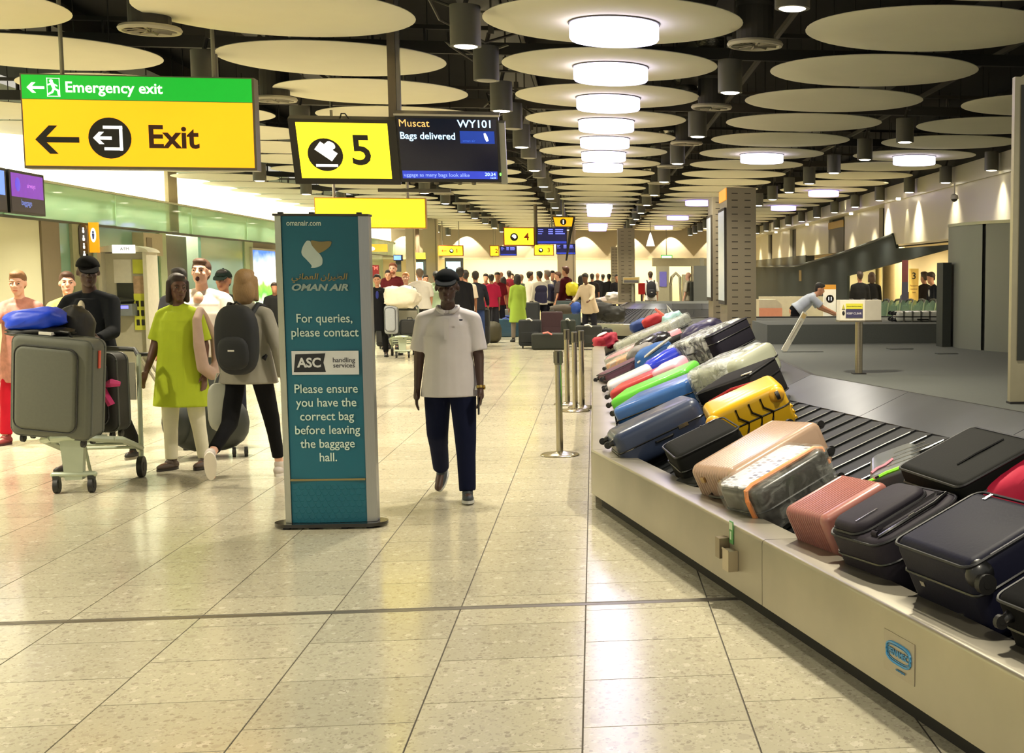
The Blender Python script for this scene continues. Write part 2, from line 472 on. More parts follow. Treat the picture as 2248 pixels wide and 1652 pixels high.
# ---------------------------------------------------------------- left wall
XL = -8.4
cream = mat('cream_wall', (240, 238, 200), .6, var=.03, scale=2); taupe = mat('taupe_wall', (120, 108, 86), .6, var=.05)
green = glass_mat('green_glass', (190, 208, 168), .6); dgreen = glass_mat('green_panel', (120, 158, 136), .8, .12)
wl = struct(MB().bb(XL - .8, XL - .7, 2, 62, 0, 4.6).build('wall_left', mat('back_lining', (190, 196, 176), .7)))
def lpan(name, y0, y1, z0, z1, m, x0=XL - .06, x1=XL, parent=wl):
    return MB().bb(x0, x1, y0, y1, z0, z1).build(name, m, parent)
for y0, y1 in ((2, 8), (8, 14), (14, 18.2), (18.2, 20.3), (20.3, 22.2)): lpan('wall_panel', y0 + .012, y1 - .012, 0, 2.46, cream)
lpan('pilaster', 22.2, 22.9, 0, 2.46, taupe, x1=XL + .03)
lpan('glass_pane', 22.92, 23.38, 0, 2.46, dgreen)
lpan('pilaster', 23.4, 24.28, 0, 2.46, mat('grey_green_post', (140, 140, 108), .6), x1=XL + .04)
lpan('glass_pane', 24.3, 27.9, 0, 2.46, dgreen)
lpan('wall_panel', 28.0, 30.8, 0, 2.46, mat('taupe_dark', (98, 92, 78), .6), x0=XL - .5, x1=XL - .3)
lpan('pilaster', 27.9, 28.3, 0, 2.46, mat('pale_green_post', (168, 182, 142), .5), x1=XL + .03)
lpan('glass_pane', 30.8, 34.4, 0, 2.46, dgreen)
lpan('pilaster', 34.4, 35.2, 0, 2.46, mat('pale_green_post', (168, 182, 142), .5), x1=XL + .03)
for y0 in (35.3, 39.5, 43.7, 47.9, 52.1): lpan('glass_pane', y0, y0 + 4.1, 0, 2.46, dgreen if y0 > 36 else taupe)
lpan('door_head_rail', 2, 60, 2.46, 2.5, mat('rail_dark', (70, 74, 60), .5), x1=XL + .02)
for i, y0 in enumerate(np.arange(2.6, 58, 4.6)):
    lpan('glass_pane', y0 + .01, y0 + 4.58, 2.5, 3.06, green)
lpan('soffit', 2, 60, 3.06, 3.09, mat('soffit_cream', (210, 208, 180), .5), x1=XL + .05)
glow = mat('wall_wash_glow', (255, 250, 214), .5, emit=2.6, var=.02)  # brightness of the light-washed wall band, put in as emission
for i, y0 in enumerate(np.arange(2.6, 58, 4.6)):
    lpan('washed_wall_panel', y0 + .008, y0 + 4.59, 3.09, 3.75, glow, x0=XL - .2, x1=XL - .15)
for y in (6, 12, 18, 24, 30, 36, 42, 48, 54): area_light((XL - .4, y, 3.0), 5.6, 110, (1, .96, .8), shape='RECTANGLE', size_y=.3, rot=(0, 0, PI / 2), spread=PI)
lpan('pilaster_shade', 28.9, 29.5, 2.5, 3.8, mat('stub', (190, 176, 140), .6), x0=XL - .13, x1=XL - .06)  # darker strip added for the pilaster's shadow on the bright band
# backlit poster with sky and grass
po = thing('backlit_poster', 'tall backlit poster of blue sky and green grass on left wall', 'poster', (XL + .06, 36.2, 0))
MB().bb(-.05, .03, -1.35, 1.1, .55, 2.32).build('poster_frame', mat('pframe', (196, 192, 176), .4), po)
pm = bpy.data.materials.new('poster_print'); pm.use_nodes = True; nt = pm.node_tree; N = nt.nodes; Lk = nt.links
tc = N.new('ShaderNodeTexCoord'); sp = N.new('ShaderNodeSeparateXYZ'); Lk.new(tc.outputs['Generated'], sp.inputs[0])
ns = N.new('ShaderNodeTexNoise'); ns.inputs['Scale'].default_value = 4; Lk.new(tc.outputs['Generated'], ns.inputs['Vector'])
ad = N.new('ShaderNodeMath'); ad.operation = 'MULTIPLY_ADD'; ad.inputs[1].default_value = .35; Lk.new(ns.outputs[0], ad.inputs[0]); Lk.new(sp.outputs[2], ad.inputs[2])
cr = N.new('ShaderNodeValToRGB'); e = cr.color_ramp.elements; e[0].position = .28; e[0].color = (.9, 1, .85, 1); e[1].position = .42; e[1].color = (.1, .55, .05, 1)
for pz, cc in ((.62, (.25, .7, .08, 1)), (.7, (.95, 1, .95, 1)), (.95, (.8, .95, 1, 1)), (1.15, (.05, .2, .75, 1))): x = e.new(min(pz / 1.2, 1)); x.color = cc
dv = N.new('ShaderNodeMath'); dv.operation = 'DIVIDE'; dv.inputs[1].default_value = 1.2; Lk.new(ad.outputs[0], dv.inputs[0]); Lk.new(dv.outputs[0], cr.inputs[0])
b = N['Principled BSDF']; Lk.new(cr.outputs[0], b.inputs['Base Color']); Lk.new(cr.outputs[0], b.inputs['Emission Color']); b.inputs['Emission Strength'].default_value = 1.1
MB().bb(.031, .035, -1.3, 1.05, .6, 2.27).build('poster_image', pm, po)

# ---------------------------------------------------------------- far wall
YB = 61.0
farw = struct(MB().bb(XL - .8, 12, YB, YB + .2, 0, 2.38).build('wall_back', mat('far_cream', (244, 226, 176), .7, var=.02, emit=.0)))
bulk = MB().bb(XL - .8, 12, YB - 1.2, YB + .2, 2.42, 4.6).build('bulkhead', mat('bulk_taupe', (176, 160, 132), .7, var=.03), farw)
MB().bb(XL - .8, 12, YB - 1.3, YB, 2.36, 2.44).build('ledge', mat('ledge_cream', (226, 214, 178), .6), farw)
for i, x in enumerate((-8, -5.4, -3.3, -1.9, -.4, 1.6, 3.4, 5.4)):
    spot((x, YB - 1.62, 3.55), (x, YB - 1.2, 2.4), 230, 84, (1, .93, .72), .05)
area_light((0, YB - 1.0, 2.33), 12, 420, (1, .88, .6), shape='RECTANGLE', size_y=.3, rot=(.5, 0, 0), spread=PI)

# ---------------------------------------------------------------- right wall
XR = 6.95
pan_m = mat('wall_white_panel', (206, 198, 172), .32, var=.04, scale=1.5); gap_m = mat('wall_gap', (52, 46, 36), .7)
wr = struct(MB().bb(XR + .12, XR + .2, 2, 61, 2.3, 4.6).build('wall_right', gap_m))
MB().bb(XR - .35, XR + .12, 4, 61, 3.28, 3.62).build('bulkhead_beam', pan_m, wr)
MB().bb(XR - .3, XR + .12, 4, 61, 3.62, 4.6).build('bulkhead_top', mat('beam_dark', (34, 32, 28), .8), wr)
for y0, y1, z0, xo in ((4, 12, 2.3, -.3), (12, 20, 2.3, -.3), (20, 30.6, 2.32, -.3), (32.6, 37.2, 2.2, 0), (39.7, 46.3, 2.3, 0), (47.8, 52.6, 2.3, 0), (53.8, 61, 2.3, 0)):
    MB().bb(XR + xo, XR + .1, y0, y1, z0, 3.28).build('wall_panel', pan_m, wr)
MB().bb(XR - .02, XR + .1, 37.22, 39.68, 2.3, 3.2).build('wall_banner', mat('banner_dark', (74, 68, 56), .6), wr)
MB().bb(XR - .03, XR + .1, 37.22, 39.68, 3.0, 3.2).build('banner_header', mat('banner_orange', (176, 140, 62), .6), wr)
for y in (28.3, 35.2, 42.6, 50):
    xx = XR - (.3 if y < 31 else 0)
    wlgt = spot((xx - .16, y, 3.30), (xx, y, 2.3), 70, 42, (1, .92, .66), .25)
    spot((xx - .50, y, 3.2), (xx - .35, y, 3.6), 10, 50, (1, .92, .66), .3)
    MB().cyl((xx - .2, y, 3.235), (xx - .2, y, 3.28), .05, n=12).build('wall_washer', lens_m, wr)
# lit side hall beyond the right wall
sh = struct(MB().bb(13, 13.2, 14, 62, 0, 3.2).build('wall_side_hall', mat('side_cream', (250, 232, 186), .6, var=.03)))
MB().bb(XR + .2, 13, 14, 62, 2.75, 2.85).build('side_hall_ceiling', mat('side_ceil', (226, 214, 180), .7), sh)
MB().bb(6.9, 13, 60, 60.2, 0, 3.2).build('side_hall_end', cream, sh)
for y in (20, 26, 32, 38, 44, 50, 56): area_light((10, y, 2.7), 1.2, 420, (1, .86, .58), shape='SQUARE', spread=PI)
for k in range(7):
    MB().bb(XR + .2, 12.8, 19.5 + k * 1.6, 19.56 + k * 1.6, 2.6, 2.7).build('ceiling_fin', mat('fin', (200, 190, 150), .5), sh)
# escalator enclosure: dark slate, seen side-on
esc = thing('escalator_enclosure', 'dark slate escalator enclosure sloping up in front of right wall', 'escalator', (6.62, 0, 0))
def yz(px, py, X=6.62):
    v = aX(px, py, X); return (v.y, v.z)
slate = mat('slate_cladding', (44, 50, 49), .75, var=.05, spec=.15); slate_d = mat('slate_dark', (42, 46, 40), .6)
P = [yz(1655, 586), yz(1745, 586), yz(1850, 556), yz(1960, 516), yz(1967, 545), yz(2095, 536), yz(2100, 541), yz(1860, 605)]
P = P + [(P[-1][0], 0), (P[0][0], 0)]
MB().prism([(q[0], q[1]) for q in P], 0, .07, axis='x').build('side_cladding', slate, esc, sharp=.3)
MB().tube([(0, q[0], q[1] + .02) for q in P[:4]], .03, 6).build('handrail', slate_d, esc)
MB().bb(.3, .6, 44, 60, 1.9, 2.32).build('upper_cladding', slate_d, esc)
sp_ = yz(1757, 603); MB().bb(-.006, 0, sp_[0] - .25, sp_[0] + .25, sp_[1] - .2, sp_[1] + .15).build('warning_sticker', mat('stick', (120, 96, 44), .5), esc)

# ================================================================ CAROUSELS
C0 = Vector((-.035, 9.42))
U0 = Vector((.225, -.9744)).normalized()
steel_p = mat('plinth_steel', (172, 166, 150), .36, .85, .22, 2.2, bump=.03, stretch=(1, 1, 1))
steel_g = mat('guard_steel', (116, 119, 128), .28, .9, .3, 2.0, bump=.012)
slat_m = mat('belt_slat_rubber', (22, 24, 26), .48, 0, .15, 8, spec=.3); edge_m = mat('slat_highlight_metal', (150, 150, 146), .3, .9)
kick_m = mat('kick_black', (20, 18, 16), .7); carpet = mat('platform_carpet', (76, 79, 75), .95, var=.10, scale=60, bump=.15)
rim_b = mat('rim_black', (28, 27, 26), .5)
SL = .45
def zb(w): return .27 + (w - .22) * SL


def path_arc(pts, corner, rad, n=10):
    """rounds polyline vertex 'corner'"""
    a, b, c = pts[corner - 1], pts[corner], pts[corner + 1]
    d1 = (a - b).normalized(); d2 = (c - b).normalized(); th = d1.angle(d2) / 2
    t = rad / math.tan(th); p1, p2 = b + d1 * t, b + d2 * t
    ctr = b + (d1 + d2).normalized() * (rad / math.sin(th)); out = []
    a1 = math.atan2(*(p1 - ctr).yx); a2 = math.atan2(*(p2 - ctr).yx)
    while a2 - a1 > PI: a2 -= 2 * PI
    while a2 - a1 < -PI: a2 += 2 * PI
    for i in range(n + 1):
        q = a1 + (a2 - a1) * i / n; out.append(ctr + Vector((math.cos(q), math.sin(q))) * rad)
    return pts[:corner] + out + pts[corner + 1:]


class Path:
    """polyline of the outer edge, travelling so that the belt lies on the right-hand side"""
    def __init__(s, pts):
        s.p = pts; n = len(pts); s.N = []
        for i in range(n):
            d = []
            if i: d.append((pts[i] - pts[i - 1]).normalized())
            if i < n - 1: d.append((pts[i + 1] - pts[i]).normalized())
            m = sum(d, Vector((0, 0))).normalized(); nn = Vector((m.y, -m.x)); k = nn.dot(Vector((d[0].y, -d[0].x))); s.N.append(nn / k)
        s.c = [0]
        for i in range(1, n): s.c.append(s.c[-1] + (pts[i] - pts[i - 1]).length)

    def at(s, t, w, z):
        i = 0
        while i < len(s.c) - 2 and s.c[i + 1] < t: i += 1
        f = (t - s.c[i]) / (s.c[i + 1] - s.c[i]); p = s.p[i].lerp(s.p[i + 1], f); n = s.N[i].lerp(s.N[i + 1], f)
        q = p + n * w; return (q.x, q.y, z)

    def cuts(s, t0, t1):
        return [t0] + [c for c in s.c if t0 + 1e-4 < c < t1 - 1e-4] + [t1]


def sweep(path, prof, t0, t1, closed=True):
    mb = MB(); ts = path.cuts(t0, t1); k = len(prof); vs = [path.at(t, w, z) for t in ts for w, z in prof]
    fs = []
    for i in range(len(ts) - 1):
        for j in range(k if closed else k - 1):
            a, b = i * k + j, i * k + (j + 1) % k; fs.append((a, a + k, b + k, b))
    if closed: fs += [tuple(range(k)), tuple(range((len(ts) - 1) * k, len(ts) * k))[::-1]]
    return mb.add(vs, fs)


def carousel(label, pts, seams, gseam, plat_poly, slat0, slat1):
    root = thing('baggage_carousel', label, 'carousel')
    P = Path(pts); T = P.c[-1]
    sweep(P, [(.07, 0), (.07, .14), (.16, .14), (.16, 0)], 0, T).build('kickplate', kick_m, root)
    for a, b in zip(seams[:-1], seams[1:]):
        sweep(P, [(0, .095), (0, .385), (.004, .396), (.016, .402), (.20, .397), (.205, .36), (.205, .2), (.19, .2), (.19, .38), (.03, .38), (.03, .095)], a + .003, b - .003).build('plinth_panel', steel_p, root, sharp=.9)
    nx = 1.27
    a = gseam[0]
    for a, b in zip(gseam[:-1], gseam[1:]):
        sweep(P, [(nx, zb(nx) + .012), (1.585, zb(1.585) + .012), (1.59, zb(1.59) - .05), (nx, zb(nx) - .05)], a + .003, b - .003).build('guard_panel', steel_g, root)
    sweep(P, [(1.575, .865), (1.575, .892), (1.63, .892), (1.63, .82)], 0, T).build('rim_strip', rim_b, root)
    sweep(P, [(.22, .12), (1.6, .12), (1.6, .82), (1.27, .68), (.22, .22)], 0, T).build('under_frame', kick_m, root)
    # overlapping slats
    t = slat0; k = 0
    while t < slat1 and k < 295:
        d = .2; vs = []
        for tt, lift in ((t, .012), (t + d + .02, .0)):
            for w_ in (.215, .6, 1.0, 1.275):
                bow = .05 * math.sin((w_ - .215) / 1.06 * PI)
                vs.append(P.at(max(0.01, min(T - .01, tt + bow)), w_, zb(w_) + lift))
        n = 4; vs += [(x, y, z - .012) for x, y, z in vs]
        fs = [(i, i + 4, i + 5, i + 1) for i in range(3)] + [(8 + i, 9 + i, 13 + i, 12 + i) for i in range(3)] + [(i, i + 1, i + 9, i + 8) for i in range(3)] + [(3, 7, 15, 11), (0, 8, 12, 4)]
        sl_ = MB().add(vs, fs).build('belt_slat', slat_m, root, smooth=False)
        if label.startswith('long') and t < 12:
            MB().tube([P.at(t + .05 * math.sin((w_ - .215) / 1.06 * PI), w_, zb(w_) + .013) for w_ in (.5, .8, 1.1, 1.24)], .0035, 4).build('edge_highlight', edge_m, sl_)  # thin bright tube put in to draw the highlight along each slat edge
        t += d; k += 1
    if plat_poly: MB().prism(plat_poly, .5, .875).build('platform', carpet, root, smooth=False)
    return root, P


ptsA = [C0 + U0 * 9.0, C0, Vector((-.035, 25.6)), Vector((9.0, 25.6))]
ptsA = path_arc(ptsA, 2, 2.3, 12)
PA0 = Path(ptsA)
inner = [PA0.at(t, 1.62, 0)[:2] for t in PA0.cuts(0, PA0.c[-1])]
plat = [tuple(q) for q in inner] + [(9.0, 17.0), (7.5, 12), (6.0, 2.0), ]
seamA = [0, 9 - 3.48 - 2.9, 9 - 3.48, 9.0, 12.2, 15.4, 18.6, 21.8, PA0.c[-1]]
gsA = [0] + [9 - 1.62 * k for k in range(5, 0, -1)] + [9 + 1.5 * k for k in range(0, 10)] + [PA0.c[-1]]
carA, PA = carousel('long stainless steel baggage carousel curving past the walkway, loaded with suitcases', ptsA, seamA, gsA, plat[::-1], 1.6, 30)
ptsB = [Vector((5.2, 34.6)), Vector((-.5, 34.6)), Vector((-.5, 41))]
ptsB = path_arc(ptsB, 1, 2.4, 12)
PB0 = Path(ptsB); inner = [PB0.at(t, 1.62, 0)[:2] for t in PB0.cuts(0, PB0.c[-1])]
TB = PB0.c[-1]
carB, PB = carousel('farther empty steel carousel with shiny end behind the loaded one', ptsB, [TB * i / 8 for i in range(9)], [TB * i / 14 for i in range(15)], ([tuple(q) for q in inner] + [(5.2, 41)])[::-1], 1, TB - .3)

# details on the near plinth
def onplinth(t, z, out=0.): return PA.at(t, -out, z)
pl = Matrix.Identity(4)
yaw = math.atan2(U0.y, U0.x)
def plinth_mtx(t, z, out=.001):
    p = onplinth(t, z, out); Mx = Matrix.Rotation(math.atan2(-U0.y, -U0.x) + PI, 4, 'Z')
    X = Vector((U0.x, U0.y, 0)); Y = Vector((-X.y, X.x, 0))
    if Y.x < 0: Y = -Y
    # local X along the plinth to the right of the picture, local -Y towards the viewer
    return Matrix(((X.x, Y.x, 0, p[0]), (X.y, Y.y, 0, p[1]), (0, 0, 1, p[2]), (0, 0, 0, 1)))
def t_of(px, py, z):
    d = Vector(ray(px, py)); e = Vector((0, 0, EYE)); n = Vector((-U0.y, U0.x, 0)); c = Vector((C0.x, C0.y, 0))
    v = e + d * ((c - e).dot(n) / d.dot(n)); return 9.0 - (v.xy - C0).dot(U0)
bd = thing('maker_badge', 'square grey maker badge with blue oval lettering on steel plinth', 'badge', mtx=plinth_mtx(t_of(1975, 1400, .235), .235, .003))
MB().bb(-.125, .125, 0, .003, -.07, .08).build('badge_plate', mat('badge_plate', (168, 160, 142), .35, .7), bd)
blue = mat('badge_blue', (62, 140, 190), .4)
def ring_oval(mb, a, b, n=24, y=-.002, r=.005):
    pts = []
    for i in range(n):
        q = 2 * PI * i / n; pts.append((a * math.copysign(abs(math.cos(q)) ** .6, math.cos(q)), y, .012 + b * math.copysign(abs(math.sin(q)) ** .6, math.sin(q))))
    mb.tube(pts, r, 5, closed=True)
m_ = MB(); ring_oval(m_, .098, .036); ring_oval(m_, .088, .027, r=.002); m_.build('oval_outline', blue, bd)
text(bd, 'FENAMEC', .032, (0, -.003, .012), blue, bold=.0008, sx=1.12)
text(bd, 'conveyors', .014, (.02, -.003, -.045), blue, sx=1.3)
em = thing('emergency_stop', 'pair of small steel switch covers under green label on plinth', 'switch', mtx=plinth_mtx(t_of(1614, 1220, .27), .255, .001))
MB().bb(-.045, .045, -.05, 0, -.07, .03).bb(-.048, .048, -.052, -.048, .028, .036).build('switch_cover', mat('cover_steel', (186, 174, 148), .3, .85), em)
MB().bb(-.155, -.09, -.05, 0, -.03, .07).build('switch_cover', mat('cover_steel2', (140, 128, 104), .35, .8), em)
MB().bb(-.075, -.02, -.004, 0, .05, .16).build('green_label', mat('label_green', (84, 150, 84), .5), em)
MB().bb(-.07, -.025, -.006, -.004, .12, .155).bb(-.06, -.04, -.006, -.004, .07, .11).build('label_mark', mat('label_pale', (196, 214, 180), .5), em)

# things of the platform
PZ = .875
ledge = struct(MB().bb(1.86, 4.3, 14.5, 15.9, PZ, 1.085).build('trim_1', carpet))
tag(ledge, 'grey carpeted step across the back of the platform', None)
hatches = thing('floor_hatch', 'small dark slots in the grey platform carpet', 'hatch', at(1762, 772, PZ + .002))
MB().bb(-.2, .2, -.03, .05, 0, .003).build('hatch_plate', slate_d, hatches)
o = thing('platform_outlet', 'dark rectangular outlet plate in platform, near the grey booth', 'outlet', at(1975, 765, PZ + .002)); MB().bb(-.12, .12, -.1, .1, 0, .004).build('outlet_plate', slate_d, o)
o = thing('platform_outlet', 'smaller outlet plate in platform, nearest the curved booth', 'outlet', at(2078, 776, PZ + .002)); MB().bb(-.1, .1, -.06, .06, 0, .004).build('outlet_plate', slate_d, o)
kb = thing('keep_clear_sign', 'white box sign lettered KEEP CLEAR on steel post on platform', 'sign', at(1885, 820, PZ))
MB().lathe([(.029, 0), (.029, .40)], 18).build('post', steel('post_steel', (170, 160, 138)), kb)
MB().box((0, 0, .003), (.1, .1, .006)).build('foot_plate', kick_m, kb)
Mk = Matrix.Rotation(.0, 4, 'Z')
MB().prism([(-.162, -.10), (.018, -.13), (.158, -.06), (.158, .06), (-.162, .06)], .405, .555).build('sign_box', mat('sign_white', (232, 224, 204), .45), kb)
MB().prism([(-.165, -.104), (.018, -.134), (.162, -.062), (.162, .064), (-.166, .064)], .392, .404).build('sign_tray', mat('tray_grey', (120, 114, 100), .4, .6), kb)
Rk = Matrix.Rotation(-.165, 4, 'Z'); Mf = Matrix.Translation((-.072, -.1165, .48)) @ Rk
MB().bb(-.05, .075, -.002, .002, .01, .05, Mf).build('yellow_panel', mat('sy', (222, 214, 60), .5), kb)
MB().bb(-.05, .075, -.002, .002, -.055, .008, Mf).build('blue_panel', mat('sb', (66, 62, 96), .5), kb)
MB().prism([(-.078, .01), (-.056, .01), (-.067, .045)], -.003, .003, Mf, axis='y').build('warning_triangle', mat('sy2', (190, 180, 70), .5), kb)
MB().ell((-.067, 0, -.02), (.010, .004, .016), Mf).build('hazard_mark', mat('ink', (30, 28, 30), .5), kb)
text(kb, 'KEEP CLEAR', .0205, (-.0605, -.1205, .4565), mat('sw', (216, 210, 214), .5), R=Rk, bold=.0004)
text(kb, 'Conveyor Belt Starts Without', .0088, (-.0605, -.1205, .51), mat('ink', (30, 28, 30), .5), R=Rk, bold=.0001)
# leaning white blade
lb = thing('leaning_panel', 'narrow white sign panel tilted up from the grey platform', 'sign panel', (0, 0, 0))
a, b2 = at(1719, 771, PZ), aY(1768, 686, 13.0)
a = Vector((a.x, 13.0, PZ + .006)); d = (b2 - a); M = Matrix.Translation(a) @ Matrix.Rotation(math.atan2(d.x, d.z), 4, 'Y')
MB().bb(-.027, .027, -.012, .012, 0, d.length, M).build('panel_board', mat('blade_white', (240, 234, 214), .4), lb)
MB().bb(-.02, .02, -.0135, -.012, d.length * .86, d.length * .97, M).build('panel_tab', mat('blade_yellow', (226, 196, 130), .5), lb)
MB().bb(-.004, .004, -.0135, -.012, d.length * .3, d.length * .8, M).build('lettering', mat('blade_ink', (186, 176, 156), .5), lb)

# slotted pylons
pyl = mat('pylon_metal', (150, 140, 118), .4, .55, .05, 2); slot_m = mat('slot_dark', (48, 42, 32), .7); scr = mat('pylon_screen', (196, 206, 206), .25, emit=.25)
def pylon(label, x0, x1, y0, dep, top, z0=PZ, rows=20, screen=True, orange=True):
    o = thing('slotted_pylon', label, 'pillar', ((x0 + x1) / 2, y0, z0)); w_ = (x1 - x0) / 2; H = top - z0
    MB().bb(-w_, w_, 0, dep, 0, H).build('pillar_body', pyl, o, sharp=.3)
    k = MB()
    for c in (-.46, .42):
        for r in range(rows): k.bb(w_ * c - .042, w_ * c + .042, -.003, .001, H * (r + .7) / rows * .97, H * (r + .7) / rows * .97 + .012)
    k.build('vent_slots', slot_m, o)['kind'] = 'stuff'
    if screen:
        MB().bb(-w_ - .03, -w_, .06, dep - .06, .25 * H * .7, H * .86).build('screen_bezel', slot_m, o)
        MB().bb(-w_ - .034, -w_ - .03, .1, dep - .1, .29 * H * .7, H * .84).build('display', scr, o)
    if orange: MB().bb(-w_ - .012, -w_, .02, dep - .02, H * .915, H * .995).build('orange_header', mat('py_orange', (240, 150, 30), .4, emit=.9), o)
    return o
pylon('nearest slotted metal pylon standing on the platform, orange header', 1.83, 2.235, 18.62, 1.05, 2.83)
pylon('slotted metal pylon directly behind the nearest one, narrow in view', 1.88, 2.2, 21.4, .9, 2.86, rows=20, orange=False)
p_ = at(1393, 662, PZ)
pylon('far slotted pylon on the empty carousel, left of the scanner', aY(1357, 600, 39.3).x, aY(1394, 600, 39.3).x, 39.3, .9, 3.0, rows=19, screen=False, orange=False)
pylon('narrow slotted pylon just left behind the far slotted pylon', aY(1342, 600, 47.5).x, aY(1358, 600, 47.5).x, 47.5, .9, 2.65, rows=17, screen=False, orange=False)
# steel columns near the far wall
def column(label, px0, px1, Y, top=3.9, m=None):
    a, b = aY(px0, 600, Y), aY(px1, 600, Y); o = thing('steel_column', label, 'column', ((a.x + b.x) / 2, Y, 0)); w_ = (b.x - a.x) / 2
    m = m or mat('col_steel', (178, 164, 138), .3, .6, .08, 1)
    MB().bb(-w_, w_, 0, w_ * 1.6, 0, top).build('column_cladding', m, o)
    MB().bb(w_ * .72, w_ * .78, -.01, .01, 0, top).build('cladding_joint', slot_m, o)
    MB().bb(-w_ * 1.02, w_ * 1.02, -.02, w_ * 1.62, 0, .2).build('column_base', slot_m, o)
    return o
column('steel column behind the crowd, right of sign 4', 1224, 1264, 52)
column('slim steel column at the end of the glass wall', 892, 912, 44, 3.9)
column('broad steel column left of the sign 1', 930, 962, 48, 3.9)
column('narrow steel column just right of the glass wall end', 914, 922, 50, 3.9, mat('col_dark', (120, 100, 80), .4, .5))

# curved booth and the big display at the right
bo = thing('curved_booth', 'tall curved grey booth standing at the right of platform', 'booth', (0, 0, 0))
b0 = at(2107, 764, PZ); pts = [(b0.x, b0.y + .5), (b0.x, b0.y), (b0.x + .10, b0.y - .42), (b0.x + .12, b0.y - .47), (b0.x + .30, b0.y - .95), (b0.x + .7, b0.y - 1.3), (b0.x + 1.4, b0.y - 1.5), (b0.x + 2.2, b0.y - 1.4), (b0.x + 2.2, b0.y + .5)]
booth_m = mat('booth_grey', (116, 118, 112), .4, .25, .06, 1.2)
MB().prism(pts[:3] + [(b0.x + .25, b0.y + .5)], PZ, 2.12).build('curved_panel', booth_m, bo, sharp=.8)
MB().prism(pts[3:], PZ, 2.12).build('curved_panel', booth_m, bo, sharp=.8)
MB().prism([(x + .03, y + .03) for x, y in pts[:-1]] + [(pts[-1][0], pts[-1][1])], PZ, 2.11).build('booth_core', booth_m, bo)
MB().prism([(x + (-.01 if i < 4 else 0), y - .01) for i, (x, y) in enumerate(pts)], 2.12, 2.15).build('booth_cap', mat('cap_metal', (150, 146, 130), .3, .8), bo)
MB().bb(b0.x - .12, b0.x - .03, b0.y + .25, b0.y + .5, PZ, 1.75).build('dark_upright', slate_d, bo)
bp = thing('display_tower', 'tall dark display panel with steel edge at right margin', 'display', at(2217, 886, PZ))
MB().bb(0, 1.1, 0, .05, 0, 1.845).build('tower_frame', mat('tower_edge', (176, 168, 140), .35, .6), bp)
MB().bb(.035, 1.05, -.012, 0, .25, 1.80).build('dark_bezel', mat('bezel_dark', (48, 50, 44), .35), bp)
MB().bb(.09, 1.0, -.018, -.012, .33, 1.66).build('display_glass', mat('display_black', (14, 14, 16), .1), bp)
MB().bb(-.004, 1.1, -.02, .06, 0, .012).build('base_shadow_gap', kick_m, bp)

# security camera
sc_ = thing('dome_camera', 'small white dome camera hanging from right wall beam', 'camera', (aX(2095, 440, 6.4).x, aX(2095, 440, 6.4).y, 3.28))
MB().cyl((0, 0, 0), (0, 0, -.22), .014).build('stem', pan_m, sc_); MB().lathe([(.01, -.20), (.06, -.22), (.075, -.27), (.075, -.29)][::-1], 16).build('housing', pan_m, sc_)
MB().ell((0, 0, -.29), (.06, .06, .055)).build('dome', mat('dome_dark', (60, 54, 44), .1), sc_)
# ================================================================ SIGNS
sgy = mat('sign_amber', (255, 180, 18), .4, emit=1.05, var=.06, scale=1.2); sgY = mat('sign_yellow', (255, 232, 40), .4, emit=1.6, var=.01)
sgg = mat('sign_green', (14, 168, 44), .4, emit=.9, var=.03); ink = mat('ink_black', (24, 18, 10), .4); wht = mat('ink_white', (255, 255, 250), .4, emit=1.1, var=.01)
frm = mat('sign_frame', (112, 104, 84), .4, .3); blk = mat('sign_black', (34, 30, 24), .45); polem = steel('hanger_steel', (150, 142, 124), .4)
brn = mat('ink_brown', (70, 30, 8), .5)


def disc(mb, x, z, r, y0, y1, n=32): return mb.cyl((x, y0, z), (x, y1, z), r, n=n)


def arrow(mb, x0, x1, z, hh, th, y0, y1):
    """left arrow"""
    L = x1 - x0; k = hh * .95
    t_ = th * 1.45; q = th * .5 * k / hh
    mb.prism([(x0, z), (x0 + k, z + hh), (x0 + k + t_, z + hh), (x0 + t_ + q, z + th / 2), (x1, z + th / 2), (x1, z - th / 2), (x0 + t_ + q, z - th / 2), (x0 + k + t_, z - hh), (x0 + k, z - hh)], y0, y1, axis='y')
    return mb


# ---- Exit sign, hung at Y = 12
Y = 12.0
a, b_ = aY(57, 363, Y), aY(556, 168, Y); b_ = Vector((aY(560, 300, Y).x, Y, aY(557, 173, Y).z)); zl = a.z
xs = thing('exit_sign', 'large hanging exit sign, green band over amber, left arrow', 'sign', (a.x, Y, zl - .012))
W_, H_ = b_.x - a.x, aY(45, 160, Y).z - zl
MB().bb(-.012, W_ + .006, 0, .15, -.01, H_ + .01).build('sign_casing', frm, xs, sharp=.3)
MB().bb(0, W_ - .012, -.004, 0, .012, H_ * .735).build('amber_panel', sgy, xs)
MB().bb(0, W_ - .012, -.004, 0, H_ * .742, H_).build('green_panel', sgg, xs)
k = MB(); arrow(k, .085, .425, H_ * .30, .115, .045, -.008, -.004); k.build('arrow', ink, xs)
k = MB(); disc(k, .665, H_ * .325, .168, -.008, -.004); k.build('roundel', ink, xs)
zc = H_ * .325
k = MB(); arrow(k, .535, .68, zc, .05, .026, -.012, -.008); k.bb(.615, .765, -.012, -.008, zc + .076, zc + .1); k.bb(.62, .765, -.012, -.008, zc - .1, zc - .076); k.bb(.741, .765, -.012, -.008, zc - .1, zc + .1); k.build('exit_pictogram', wht, xs)
text(xs, 'Exit', .262, (1.16, -.005, H_ * .335), brn, bold=.006)
k = MB(); arrow(k, .04, .175, H_ * .862, .042, .02, -.008, -.004); k.build('arrow', wht, xs)
text(xs, 'Emergency exit', .122, (.332, -.005, H_ * .868), wht, align='LEFT', bold=.002)
